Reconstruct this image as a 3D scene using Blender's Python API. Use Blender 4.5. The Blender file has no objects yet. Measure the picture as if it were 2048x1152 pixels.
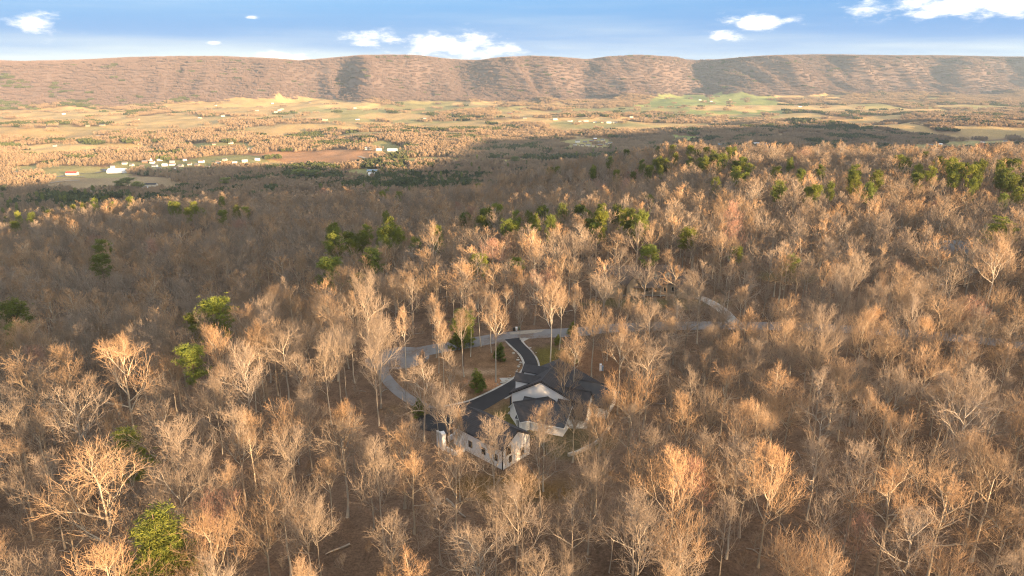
import bpy, math, random
import numpy as np
from mathutils import Vector

random.seed(7)
rng = np.random.default_rng(11)
scene = bpy.context.scene
col = scene.collection

# ------------------------------------------------------------------ camera
CAM_Z = 80.0
PITCH = math.radians(18.1)
FPX = 1365.0
cam_data = bpy.data.cameras.new("camera")
cam = bpy.data.objects.new("camera", cam_data)
col.objects.link(cam)
cam.location = (0, 0, CAM_Z)
cam.rotation_euler = (math.radians(90) - PITCH, 0, 0)
cam_data.sensor_width = 36
cam_data.lens = 36 * FPX / 2048
cam_data.clip_start = 1
cam_data.clip_end = 60000
scene.camera = cam

# ------------------------------------------------------------------ light
SUN_EL = math.radians(6.5)
SUN_AZ = math.radians(42.0)          # the sun stands behind the camera, to its right
sun_dir = Vector((math.sin(SUN_AZ) * math.cos(SUN_EL), -math.cos(SUN_AZ) * math.cos(SUN_EL), math.sin(SUN_EL)))
sl = bpy.data.lights.new("sun", 'SUN')
sl.energy = 3.1
sl.angle = math.radians(0.5)
sl.color = (1.0, 0.65, 0.34)
sun = bpy.data.objects.new("sun", sl)
sun.rotation_euler = (-sun_dir).to_track_quat('-Z', 'Y').to_euler()
sun.location = (300, -300, 300)
col.objects.link(sun)

scene.view_settings.view_transform = 'Standard'
scene.view_settings.look = 'None'
scene.view_settings.exposure = 2.6
scene.view_settings.gamma = 1
scene.view_settings.use_curve_mapping = False
scene.cycles.use_denoising = True
scene.cycles.denoising_prefilter = 'NONE'
scene.cycles.filter_width = 1.15

world = bpy.data.worlds.new("World")
scene.world = world
world.use_nodes = True
SKY_STRENGTH = 0.15


def node(nt, kind, **kw):
    n = nt.nodes.new(kind)
    for k, v in kw.items():
        setattr(n, k, v)
    return n


def mth(nt, op, a, b=None, c=None, clamp=False):
    n = nt.nodes.new('ShaderNodeMath')
    n.operation = op
    n.use_clamp = clamp
    for i, v in enumerate((a, b, c)):
        if v is None:
            continue
        if isinstance(v, (int, float)):
            n.inputs[i].default_value = v
        else:
            nt.links.new(v, n.inputs[i])
    return n.outputs[0]


def mix(nt, fac, a, b, mode='MIX'):
    n = nt.nodes.new('ShaderNodeMix')
    n.data_type = 'RGBA'
    n.blend_type = mode
    for s, v in ((n.inputs[0], fac), (n.inputs[6], a), (n.inputs[7], b)):
        if isinstance(v, (int, float)):
            s.default_value = v
        elif isinstance(v, tuple):
            s.default_value = (*v, 1) if len(v) == 3 else v
        else:
            nt.links.new(v, s)
    return n.outputs[2]


def ray_az_el(px, py):
    u = (px - 1024) / FPX
    v = (576 - py) / FPX
    y = math.cos(PITCH) + v * math.sin(PITCH)
    z = -math.sin(PITCH) + v * math.cos(PITCH)
    return math.atan2(u, y), math.atan2(z, math.hypot(u, y))


def build_world():
    nt = world.node_tree
    nt.nodes.clear()
    out = node(nt, 'ShaderNodeOutputWorld')
    bg = node(nt, 'ShaderNodeBackground')
    bg.inputs[1].default_value = SKY_STRENGTH
    sky = node(nt, 'ShaderNodeTexSky', sky_type='NISHITA')
    sky.sun_disc = False
    sky.sun_elevation = SUN_EL
    sky.sun_rotation = math.pi - SUN_AZ
    sky.altitude = 300
    sky.air_density = 1.0
    sky.dust_density = 6.0
    sky.ozone_density = 2.0
    tc = node(nt, 'ShaderNodeTexCoord')
    sep = node(nt, 'ShaderNodeSeparateXYZ')
    nt.links.new(tc.outputs['Generated'], sep.inputs[0])
    az = mth(nt, 'ARCTAN2', sep.outputs[0], sep.outputs[1])
    el = mth(nt, 'ARCSINE', sep.outputs[2])
    cmb = node(nt, 'ShaderNodeCombineXYZ')
    nt.links.new(az, cmb.inputs[0])
    nt.links.new(mth(nt, 'MULTIPLY', el, 2.6), cmb.inputs[1])
    n1 = node(nt, 'ShaderNodeTexNoise')
    n1.inputs['Scale'].default_value = 26
    n1.inputs['Detail'].default_value = 9
    n1.inputs['Roughness'].default_value = 0.62
    nt.links.new(cmb.outputs[0], n1.inputs['Vector'])
    n2 = node(nt, 'ShaderNodeTexNoise')
    n2.inputs['Scale'].default_value = 4.0
    n2.inputs['Detail'].default_value = 6
    mp = node(nt, 'ShaderNodeMapping')
    mp.inputs['Scale'].default_value = (0.5, 3.0, 1)
    mp.inputs['Rotation'].default_value = (0, 0, 0.08)
    nt.links.new(cmb.outputs[0], mp.inputs[0])
    nt.links.new(mp.outputs[0], n2.inputs['Vector'])
    blobs = [(905, 92, 130, 26), (860, 84, 70, 20), (735, 75, 58, 15), (985, 100, 75, 13), (565, 115, 62, 12), (70, 47, 40, 18), 
             (1508, 45, 72, 16), (1462, 70, 38, 12), (1925, 10, 170, 22), (1880, 25, 60, 12), (430, 85, 12, 3), (500, 35, 12, 3),
             (2150, -60, 160, 60), (2900, 40, 260, 30), (-600, 60, 260, 26), (3700, -40, 300, 60), (-1300, 0, 250, 50)]
    acc = None
    for px, py, wx, wy in blobs:
        a0, e0 = ray_az_el(max(min(px, 2600), -600), py) if -600 <= px <= 2600 else ((px - 1024) / FPX * 0.62, ray_az_el(1024, py)[1])
        wa, we = wx / FPX * 0.92, wy / FPX
        dx = mth(nt, 'DIVIDE', mth(nt, 'SUBTRACT', az, a0), wa)
        dy = mth(nt, 'DIVIDE', mth(nt, 'SUBTRACT', el, e0), we)
        r2 = mth(nt, 'ADD', mth(nt, 'MULTIPLY', dx, dx), mth(nt, 'MULTIPLY', dy, dy))
        g = mth(nt, 'EXPONENT', mth(nt, 'MULTIPLY', r2, -0.8))
        acc = g if acc is None else mth(nt, 'MAXIMUM', acc, g)
    d = mth(nt, 'ADD', acc, mth(nt, 'MULTIPLY', mth(nt, 'SUBTRACT', n1.outputs[0], 0.5), 2.6))
    mr = node(nt, 'ShaderNodeMapRange', interpolation_type='SMOOTHSTEP')
    mr.inputs['From Min'].default_value = 0.38
    mr.inputs['From Max'].default_value = 1.25
    nt.links.new(d, mr.inputs[0])
    near = mth(nt, 'MULTIPLY', mth(nt, 'MULTIPLY', acc, 2.2, clamp=True), 1.0)
    cum = mth(nt, 'MULTIPLY', mr.outputs[0], near)
    # thin veils low over the horizon
    mv = node(nt, 'ShaderNodeMapRange', interpolation_type='SMOOTHSTEP')
    mv.inputs['From Min'].default_value = 0.40
    mv.inputs['From Max'].default_value = 0.72
    nt.links.new(n2.outputs[0], mv.inputs[0])
    low = mth(nt, 'EXPONENT', mth(nt, 'MULTIPLY', mth(nt, 'MAXIMUM', el, 0.0), -24.0))
    veil = mth(nt, 'ADD', mth(nt, 'MULTIPLY', mv.outputs[0], mth(nt, 'ADD', mth(nt, 'MULTIPLY', low, 0.6), 0.10)), mth(nt, 'MULTIPLY', low, 0.8), clamp=True)
    base = mix(nt, 1.0, sky.outputs[0], (0.27, 0.285, 0.30), 'MULTIPLY')
    band = mth(nt, 'EXPONENT', mth(nt, 'MULTIPLY', mth(nt, 'MAXIMUM', el, 0.0), -3.0))
    base = mix(nt, band, base, (0.0, 0.33, 0.98), "ADD")
    c1 = mix(nt, veil, base, (0.90, 1.03, 1.10))
    # warm bright broken cloud, added overhead out of view to fill the shade
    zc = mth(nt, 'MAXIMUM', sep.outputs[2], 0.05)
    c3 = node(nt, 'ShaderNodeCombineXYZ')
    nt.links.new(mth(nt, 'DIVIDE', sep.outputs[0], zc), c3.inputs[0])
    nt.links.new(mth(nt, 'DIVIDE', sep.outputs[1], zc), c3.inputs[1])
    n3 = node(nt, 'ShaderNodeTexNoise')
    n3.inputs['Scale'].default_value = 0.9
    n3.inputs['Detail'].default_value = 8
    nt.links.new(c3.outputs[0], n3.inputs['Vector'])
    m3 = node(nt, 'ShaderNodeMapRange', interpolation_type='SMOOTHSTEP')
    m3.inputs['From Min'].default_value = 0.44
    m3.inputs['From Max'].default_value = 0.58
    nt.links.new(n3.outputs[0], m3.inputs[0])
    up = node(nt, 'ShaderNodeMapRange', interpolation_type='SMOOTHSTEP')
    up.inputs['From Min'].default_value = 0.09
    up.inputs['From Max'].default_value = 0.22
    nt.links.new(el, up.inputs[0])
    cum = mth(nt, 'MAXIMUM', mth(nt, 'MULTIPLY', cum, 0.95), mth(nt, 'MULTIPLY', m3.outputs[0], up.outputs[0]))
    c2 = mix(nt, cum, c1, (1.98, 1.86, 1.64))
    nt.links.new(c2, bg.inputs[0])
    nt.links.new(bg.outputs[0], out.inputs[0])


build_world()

# ------------------------------------------------------------------ helpers


def lattice(ix, iy, seed):
    h = (ix * 374761393 + iy * 668265263 + seed * 1442695041) & 0xFFFFFFFF
    h = ((h ^ (h >> 13)) * 1274126177) & 0xFFFFFFFF
    return ((h ^ (h >> 16)) & 0xFFFF) / 65535.0


def vnoise(x, y, seed=0):
    x = np.asarray(x, float)
    y = np.asarray(y, float)
    ix = np.floor(x).astype(np.int64)
    iy = np.floor(y).astype(np.int64)
    fx = x - ix
    fy = y - iy
    fx = fx * fx * fx * (fx * (fx * 6 - 15) + 10)
    fy = fy * fy * fy * (fy * (fy * 6 - 15) + 10)
    a = lattice(ix, iy, seed)
    b = lattice(ix + 1, iy, seed)
    c = lattice(ix, iy + 1, seed)
    d = lattice(ix + 1, iy + 1, seed)
    return (a + (b - a) * fx) * (1 - fy) + (c + (d - c) * fx) * fy


def fbm(x, y, o=4, seed=0):
    s = 0
    a = 0.5
    for i in range(o):
        s = s + a * (vnoise(x, y, seed + i) * 2 - 1)
        x = x * 2.03 + 7.1
        y = y * 2.03 + 3.7
        a *= 0.5
    return s


def ridged(x, y, o=3, seed=0):
    s = 0
    a = 0.6
    for i in range(o):
        s = s + a * (1 - np.abs(vnoise(x, y, seed + i) * 2 - 1))
        x = x * 2.1 + 5.3
        y = y * 2.1 + 1.7
        a *= 0.45
    return s


def sm(a, b, x):
    t = np.clip((x - a) / (b - a), 0, 1)
    return t * t * (3 - 2 * t)


VALLEY = -180.0
RIDGE_PX = np.array([-900, -400, 0, 70, 140, 240, 340, 420, 500, 580, 640, 690, 750, 800, 850, 900, 960, 1000, 1060, 1110, 1160, 1200, 1250, 1320, 1390, 1440, 1500, 1560, 1650, 1720, 1800, 1900, 2048, 2400, 3000])
RIDGE_PY = np.array([120, 124, 122, 123, 126, 123, 117.5, 115.5, 115.5, 119, 124, 119.5, 113.5, 112.5, 113, 119, 123.5, 118, 114.5, 117, 121.5, 115.5, 112.5, 116, 121.5, 117, 113, 111.5, 112, 113.5, 112.5, 115.5, 117, 119, 116])


def px_ratio(py):
    v = (576 - py) / FPX
    return (-math.sin(PITCH) + v * math.cos(PITCH)) / (math.cos(PITCH) + v * math.sin(PITCH))


def plateau_edge(x):
    ye = 600 + 34 * fbm(x / 170 + 3, x * 0 + 9, 3, 5)
    ye = ye + np.maximum(0, x - 560) * 0.55 - np.maximum(0, -x - 480) * 0.5
    return ye


def height(x, y):
    x = np.asarray(x, float)
    y = np.asarray(y, float)
    # the wooded hill the drone hovers over
    q = -0.67 * x + 0.74 * y           # distance down-sun
    c = 0.74 * x + 0.67 * y
    gentle = 0.145 * np.clip(q - 170, 0, 300) + 0.06 * np.maximum(0, q - 470)
    steep = 0.195 * np.clip(q - 150, 0, 128) + 0.10 * np.clip(q - 280, 0, 190) + 0.085 * np.maximum(0, q - 470)
    hp = -(steep + (gentle - steep) * sm(90, 170, c)) * (1 - sm(390, 540, c))
    hp = hp + 75 * sm(720, 1300, x) * (1 - sm(2300, 3300, x)) * sm(-400, 300, y)
    hp = hp - 0.020 * np.maximum(0, y - 330) * sm(60, 260, x)
    hp = hp + 7.0 * np.exp(-(((x - 330) / 210) ** 2 + ((y - 430) / 90) ** 2))
    hp = hp - 6.0 * np.exp(-(((x - 190) / 120) ** 2 + ((y - 330) / 40) ** 2))
    hp = hp - 7.0 * sm(120, 20, y) * sm(-60, 160, x)
    hp = hp - 0.03 * np.maximum(0, 60 - y)
    hp = hp + 5.5 * fbm(x / 130, y / 110, 3, 21) * sm(180, 420, np.hypot(x, y))
    flat = np.exp(-((((x - 5) / 62) ** 2 + ((y - 178) / 82) ** 2) ** 2))
    hp = hp * (1 - flat)
    ye = plateau_edge(x)
    d = y - ye
    s = sm(-30, 470, d)
    # valley floor
    hv = VALLEY + 30 * fbm(x / 420, y / 380, 4, 31) * sm(1500, 2200, y) + 9 * fbm(x / 150, y / 150, 2, 37)
    hv = hv + 26 * np.exp(-(((y - 2900 - 0.08 * x) / 260) ** 2)) * sm(200, 1200, x) * (0.7 + 0.8 * fbm(x / 300, y / 300, 3, 41))
    h = hp * (1 - s) + hv * s
    # the long ridge across the valley
    yb = 5350 + 0.27 * x + 260 * fbm(x / 900, x * 0 + 2, 3, 51)
    yy = np.maximum(y, 400)
    ax = x / yy * 1300 + 1024          # bearing of the point seen from the hill
    rr = np.interp(ax, RIDGE_PX, [px_ratio(p) for p in RIDGE_PY])
    zr = CAM_Z + np.minimum(yy, yb + 1000) * rr * 1.0
    gul = 0.62 * np.exp(-((ax - 958 + 0.03 * (y - yb)) / 42) ** 2) + 0.80 * np.exp(-((ax - 1392 + 0.03 * (y - yb)) / 50) ** 2) \
        + 0.22 * np.exp(-((ax - 1165) / 26) ** 2) + 0.28 * np.exp(-((ax - 1800) / 40) ** 2) + 0.10 * np.exp(-((ax - 250) / 50) ** 2)
    t = (y - yb) / 1050
    t2 = t - gul * (0.25 + 0.5 * sm(-0.1, 0.7, t))
    sp = ridged(x / 640 + y / 2400, y / 1900, 3, 61) - 0.62
    t2 = t2 + (0.55 + 0.4 * sm(-800, 800, x)) * sp * sm(-0.3, 0.2, t) * (1 - 0.85 * sm(0.6, 1.05, t))
    t2 = t2 + 0.085 * (ridged(x / 120 + y / 900, y / 1300, 2, 67) - 0.5) * sm(-0.1, 0.2, t) * (1 - sm(0.8, 1.05, t))
    t2 = np.clip(t2 * 1.12, 0, 1)
    S = 0.35 * t2 + 0.65 * sm(0.0, 1.0, t2)
    # the narrow diagonal gulch
    gx = 800 - 165 * np.clip(t, 0, 1)
    S = S - 0.085 * np.exp(-((ax - gx) / 5.0) ** 2) * sm(0.05, 0.3, t) * (1 - sm(0.95, 1.05, t))
    # foothills
    fh = 85 * np.exp(-((t + 0.12) / 0.2) ** 2) * np.clip(ridged(x / 520, y / 420, 2, 71) - 0.5, 0, 1) * 1.6
    hm = np.maximum(h, h + (zr - h) * S) + fh * (1 - S)
    h = np.where(y > 3000, hm, h)
    return h


def ground_z(x, y):
    return float(height(np.array([x]), np.array([y]))[0])


def ray_hit(px, py, lift=0.0):
    """where the line of sight through a point of the picture meets the land (lift metres above it)"""
    u = (px - 1024) / FPX
    v = (576 - py) / FPX
    dy = math.cos(PITCH) + v * math.sin(PITCH)
    dz = -math.sin(PITCH) + v * math.cos(PITCH)
    ts = np.concatenate([np.arange(40, 900, 1.5), np.arange(900, 9000, 6)])
    xs = ts * u
    ys = ts * dy
    zs = CAM_Z + ts * dz
    below = zs < height(xs, ys) + lift
    i = int(np.argmax(below)) if below.any() else len(ts) - 1
    return xs[i], ys[i], float(height(xs[i:i + 1], ys[i:i + 1])[0])


def plane_pt(px, py, z=0.0):
    u = (px - 1024) / FPX
    v = (576 - py) / FPX
    t = (z - CAM_Z) / (-math.sin(PITCH) + v * math.cos(PITCH))
    return (t * u, t * (math.cos(PITCH) + v * math.sin(PITCH)))


def project(x, y, z):
    x = np.asarray(x, float)
    z = np.asarray(z, float) - CAM_Z
    y = np.asarray(y, float)
    d = y * math.cos(PITCH) - z * math.sin(PITCH)
    v = y * math.sin(PITCH) + z * math.cos(PITCH)
    return 1024 + FPX * x / d, 576 - FPX * v / d, d


def mesh_np(name, verts, faces_flat, loop_tot, mat=None, smooth=False, attrs=None):
    me = bpy.data.meshes.new(name)
    nv = len(verts)
    nf = len(loop_tot)
    me.vertices.add(nv)
    me.vertices.foreach_set('co', np.asarray(verts, np.float32).ravel())
    me.loops.add(len(faces_flat))
    me.loops.foreach_set('vertex_index', np.asarray(faces_flat, np.int32))
    me.polygons.add(nf)
    ls = np.zeros(nf, np.int32)
    ls[1:] = np.cumsum(loop_tot)[:-1]
    me.polygons.foreach_set('loop_start', ls)
    me.update(calc_edges=True)
    me.validate()
    if mat:
        me.materials.append(mat)
    if smooth:
        me.polygons.foreach_set('use_smooth', np.ones(len(me.polygons), bool))
    for k, v in (attrs or {}).items():
        v = np.asarray(v, np.float32)
        if v.ndim == 1:
            a = me.attributes.new(k, 'FLOAT', 'POINT')
            a.data.foreach_set('value', v)
        else:
            a = me.attributes.new(k, 'FLOAT_COLOR', 'POINT')
            a.data.foreach_set('color', v.ravel())
    return me


def link(name, data, parent=None, loc=None, rz=0.0, sc=None):
    o = bpy.data.objects.new(name, data)
    col.objects.link(o)
    if parent is not None:
        o.parent = parent
    if loc is not None:
        o.location = loc
    if rz:
        o.rotation_euler = (0, 0, rz)
    if sc is not None:
        o.scale = sc
    return o


def tag(o, label=None, cat=None, group=None, kind=None):
    if label:
        o['label'] = label
    if cat:
        o['category'] = cat
    if group:
        o['group'] = group
    if kind:
        o['kind'] = kind
    return o


class Shape:
    def __init__(self):
        self.v = []
        self.f = []

    def poly_prism(self, pts, n):
        """extrude the polygon pts (3D) by the vector n"""
        k = len(pts)
        b = len(self.v)
        self.v += [tuple(p) for p in pts] + [(p[0] + n[0], p[1] + n[1], p[2] + n[2]) for p in pts]
        self.f.append(tuple(b + i for i in reversed(range(k))))
        self.f.append(tuple(b + k + i for i in range(k)))
        for i in range(k):
            j = (i + 1) % k
            self.f.append((b + i, b + j, b + k + j, b + k + i))
        return self

    def box(self, x0, x1, y0, y1, z0, z1):
        return self.poly_prism([(x0, y0, z0), (x1, y0, z0), (x1, y1, z0), (x0, y1, z0)], (0, 0, z1 - z0))

    def build(self, name, mat, parent=None, loc=None, rz=0.0, smooth=False):
        me = bpy.data.meshes.new(name)
        me.from_pydata(self.v, [], self.f)
        me.validate()
        me.update()
        if mat:
            me.materials.append(mat)
        return link(name, me, parent, loc, rz)


# ------------------------------------------------------------------ materials


def material(name, color, rough=0.8, var=0.15, scale=3.0, bump=0.0, spec=0.3, metal=0.0, bscale=None, litter=0.0, stripe=None):
    m = bpy.data.materials.new(name)
    m.use_nodes = True
    nt = m.node_tree
    b = nt.nodes['Principled BSDF']
    b.inputs['Roughness'].default_value = rough
    b.inputs['Specular IOR Level'].default_value = spec
    b.inputs['Metallic'].default_value = metal
    tc = node(nt, 'ShaderNodeTexCoord')
    n = node(nt, 'ShaderNodeTexNoise')
    n.inputs['Scale'].default_value = scale
    n.inputs['Detail'].default_value = 6
    nt.links.new(tc.outputs['Object'], n.inputs['Vector'])
    f = mth(nt, 'MULTIPLY_ADD', n.outputs[0], 2 * var, 1 - var)
    cmb = node(nt, 'ShaderNodeCombineXYZ')
    for i in range(3):
        nt.links.new(f, cmb.inputs[i])
    c = mix(nt, 1.0, (*color, 1), cmb.outputs[0], 'MULTIPLY')
    if stripe:
        # courses of shingles or boards: fine lines in the height of the surface
        sp_ = node(nt, 'ShaderNodeSeparateXYZ')
        nt.links.new(tc.outputs['Object'], sp_.inputs[0])
        fr_ = mth(nt, 'FRACT', mth(nt, 'MULTIPLY', sp_.outputs[2], stripe))
        dk = mth(nt, 'MULTIPLY_ADD', mth(nt, 'LESS_THAN', fr_, 0.22), -0.25, 1.0)
        cb = node(nt, 'ShaderNodeCombineXYZ')
        for i in range(3):
            nt.links.new(dk, cb.inputs[i])
        c = mix(nt, 1.0, c, cb.outputs[0], 'MULTIPLY')
    if litter:
        # blown leaves and dirt lying on the surface
        l1 = node(nt, 'ShaderNodeTexNoise')
        l1.inputs['Scale'].default_value = 1.6
        l1.inputs['Detail'].default_value = 10
        l1.inputs['Roughness'].default_value = 0.8
        nt.links.new(tc.outputs['Object'], l1.inputs['Vector'])
        l2 = node(nt, 'ShaderNodeTexNoise')
        l2.inputs['Scale'].default_value = 0.11
        l2.inputs['Detail'].default_value = 3
        nt.links.new(tc.outputs['Object'], l2.inputs['Vector'])
        lm = mth(nt, 'MULTIPLY', mth(nt, 'SUBTRACT', mth(nt, 'ADD', l1.outputs[0], l2.outputs[0]), 1.12 - litter), 9.0, clamp=True)
        c = mix(nt, mth(nt, 'MULTIPLY', lm, 0.75), c, (0.17, 0.115, 0.08))
    nt.links.new(c, b.inputs['Base Color'])
    if bump:
        bp = node(nt, 'ShaderNodeBump')
        bp.inputs['Strength'].default_value = bump
        n3 = node(nt, 'ShaderNodeTexNoise')
        n3.inputs['Scale'].default_value = bscale or scale * 4
        nt.links.new(tc.outputs['Object'], n3.inputs['Vector'])
        nt.links.new(n3.outputs[0], bp.inputs['Height'])
        nt.links.new(bp.outputs[0], b.inputs['Normal'])
    return m


def bark_material(name, bark, twig, var=0.25, hue=None, patch=0.5):
    """bark on thick wood running over to the colour of the young twigs and buds"""
    m = bpy.data.materials.new(name)
    m.use_nodes = True
    nt = m.node_tree
    b = nt.nodes['Principled BSDF']
    b.inputs['Roughness'].default_value = 0.75
    b.inputs['Specular IOR Level'].default_value = 0.25
    at = node(nt, 'ShaderNodeAttribute', attribute_name='tw')
    oi = node(nt, 'ShaderNodeObjectInfo')
    geo = node(nt, 'ShaderNodeNewGeometry')
    n = node(nt, 'ShaderNodeTexNoise')
    n.inputs['Scale'].default_value = 0.02
    n.inputs['Detail'].default_value = 3
    nt.links.new(geo.outputs['Position'], n.inputs['Vector'])
    c = mix(nt, at.outputs['Fac'], bark, twig)
    r = oi.outputs['Random']
    if hue:
        c = mix(nt, mth(nt, 'MULTIPLY', mth(nt, 'FRACT', mth(nt, 'MULTIPLY', r, 7.31)), 0.8), c, hue, 'MIX')
    f = mth(nt, 'ADD', mth(nt, 'MULTIPLY_ADD', r, 2 * var, 1 - var), mth(nt, 'MULTIPLY', mth(nt, 'SUBTRACT', n.outputs[0], 0.5), patch))
    cmb = node(nt, 'ShaderNodeCombineXYZ')
    for i in range(3):
        nt.links.new(f, cmb.inputs[i])
    nt.links.new(mix(nt, 1.0, c, cmb.outputs[0], 'MULTIPLY'), b.inputs['Base Color'])
    return m


M = {}
M['wood'] = bark_material('bare_wood', (0.47, 0.41, 0.32), (0.46, 0.29, 0.16), 0.25, (0.30, 0.235, 0.17))
M['wood_grey'] = bark_material('grey_wood', (0.37, 0.335, 0.285), (0.31, 0.245, 0.19), 0.22, (0.26, 0.21, 0.165))
M['wood_red'] = bark_material('red_budded_wood', (0.36, 0.30, 0.24), (0.42, 0.245, 0.185), 0.15)
M['wood_pale'] = bark_material('pale_wood', (0.46, 0.42, 0.35), (0.38, 0.27, 0.18), 0.15)
M['wood_far'] = bark_material('far_wood', (0.18, 0.135, 0.125), (0.235, 0.17, 0.155), 0.08, (0.21, 0.155, 0.14), 0.1)
M['wood_valley'] = bark_material('valley_wood', (0.25, 0.185, 0.13), (0.36, 0.26, 0.165), 0.15, (0.29, 0.22, 0.15), 0.25)
M['pine_bark'] = bark_material('pine_bark', (0.17, 0.12, 0.085), (0.14, 0.11, 0.07), 0.2)
M['needles'] = bark_material('pine_needles', (0.14, 0.165, 0.03), (0.26, 0.27, 0.035), 0.3, (0.11, 0.15, 0.035))
M['needles_bright'] = bark_material('bright_needles', (0.09, 0.12, 0.025), (0.30, 0.31, 0.05), 0.1)
M['needles_far'] = bark_material('far_needles', (0.06, 0.08, 0.03), (0.10, 0.115, 0.04), 0.3)
M['roof'] = material('charcoal_shingles', (0.052, 0.052, 0.06), 0.75, 0.4, 1.1, 0.4, bscale=14, stripe=5.0)
M['roof_metal'] = material('dark_standing_seam', (0.05, 0.055, 0.066), 0.45, 0.1, 1.0)
M['white'] = material('white_siding', (0.80, 0.81, 0.82), 0.6, 0.05, 0.8)
M['dark_trim'] = material('dark_trim', (0.03, 0.03, 0.035), 0.5, 0.1)
M['glass'] = material('window_glass', (0.025, 0.028, 0.03), 0.08, 0.1, 1.0, 0, 0.6)
M['asphalt_new'] = material('new_asphalt', (0.036, 0.037, 0.043), 0.85, 0.35, 0.3, 0.3, bscale=9, litter=0.0)
M['asphalt_old'] = material('old_asphalt', (0.21, 0.21, 0.22), 0.9, 0.3, 0.3, 0.3, bscale=9, litter=0.07)
M['concrete'] = material('concrete', (0.42, 0.41, 0.39), 0.85, 0.25, 0.5, 0.2, litter=0.06)
M['stone'] = material('pale_stone', (0.40, 0.38, 0.34), 0.85, 0.3, 2.0, 0.5)
M['gravel'] = material('gravel', (0.33, 0.30, 0.26), 0.9, 0.35, 1.2, 0.6)
M['tan_roof'] = material('tan_shingles', (0.30, 0.21, 0.15), 0.8, 0.2, 2.0)
M['brown_roof'] = material('brown_shingles', (0.155, 0.12, 0.10), 0.8, 0.22, 2.0)
M['grey_roof'] = material('grey_shingles', (0.19, 0.19, 0.2), 0.8, 0.2, 2.0)
M['tan_wall'] = material('tan_siding', (0.36, 0.29, 0.21), 0.8, 0.15, 1.0)
M['green_wall'] = material('sage_siding', (0.24, 0.25, 0.19), 0.8, 0.15, 1.0)
M['brick_wall'] = material('brick_facing', (0.26, 0.13, 0.09), 0.85, 0.2, 1.5)
M['red_metal'] = material('red_metal', (0.50, 0.05, 0.04), 0.6, 0.1)
M['blue_metal'] = material('blue_metal', (0.22, 0.32, 0.45), 0.5, 0.1)
M['cream'] = material('cream_siding', (0.62, 0.57, 0.48), 0.7, 0.1)
M['black_plastic'] = material('black_plastic', (0.02, 0.022, 0.02), 0.5, 0.1)
M['green_plastic'] = material('green_plastic', (0.03, 0.07, 0.04), 0.5, 0.1)
M['tarp'] = material('white_tarp', (0.78, 0.8, 0.84), 0.5, 0.1)
M['log'] = material('weathered_log', (0.30, 0.26, 0.22), 0.85, 0.2)


# ------------------------------------------------------------------ land
FIELDS = [  # centre and half size in the picture, colour: tan hay, green pasture, red soil, yard
    (150, 231, 100, 11, 'hay'), (55, 225, 55, 7, 'hay'), (325, 246, 110, 12, 'hay'), (430, 214, 95, 9, 'hay'), (560, 214, 120, 15, 'hay'),
    (690, 226, 80, 12, 'grass'), (700, 210, 55, 6, 'hay'), (850, 214, 62, 11, 'grass'), (790, 233, 60, 6, 'hay'), (610, 232, 70, 6, 'hay'),
    (135, 299, 75, 9, 'hay'), (265, 291, 62, 6, 'hay'), (620, 318, 100, 11, 'soil'), (520, 330, 50, 6, 'hay'), (690, 308, 40, 7, 'soil'),
    (130, 344, 115, 11, 'grass'), (215, 369, 120, 13, 'brown'), (830, 322, 55, 5, 'grass'), (950, 320, 70, 3, 'grass'),
    (1430, 203, 115, 11, 'green'), (1370, 215, 90, 7, 'green'), (1550, 216, 150, 5, 'hay'), (1250, 221, 110, 5, 'grass'), (1180, 239, 120, 3, 'hay'), (1060, 228, 60, 5, 'hay'),
    (1365, 280, 28, 5, 'green'), (1175, 289, 52, 8, 'grass'), (1880, 294, 100, 5, 'grass'), (1750, 222, 130, 3.5, 'hay'), (1960, 286, 60, 4, 'grass'),
    (340, 331, 95, 11, 'yard'), (460, 320, 70, 8, 'yard'), (770, 300, 28, 12, 'yard'), (745, 347, 32, 8, 'yard'), (440, 292, 60, 6, 'yard'),
    (1480, 225, 90, 3.5, 'green'), (960, 208, 50, 4, 'hay'), (20, 243, 40, 4, 'hay'), (1930, 215, 90, 2.5, 'grass'), (1620, 195, 60, 3, 'hay')]
FC = {'hay': (0.50, 0.355, 0.17), 'grass': (0.33, 0.29, 0.13), 'green': (0.27, 0.30, 0.11), 'soil': (0.42, 0.23, 0.125), 'brown': (0.34, 0.25, 0.15), 'yard': (0.27, 0.25, 0.11)}


def field_mask(x, y):
    """index of the field a valley point lies in, or -1"""
    wx = x + 60 * fbm(x / 130, y / 130, 2, 81)
    wy = y + 75 * fbm(x / 150 + 5, y / 150, 2, 83)
    hh = height(wx, wy)
    px, py, d = project(wx, wy, hh)
    idx = np.full(x.shape, -1)
    for i, (cx, cy, rx, ry, k) in enumerate(FIELDS):
        q = np.abs((px - cx) / (rx * 1.15)) ** 3 + np.abs((py - cy) / (ry * 1.2)) ** 3
        idx = np.where((q < 1) & (y > 1150) & (hh < VALLEY + 34), i, idx)
    return idx


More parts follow.
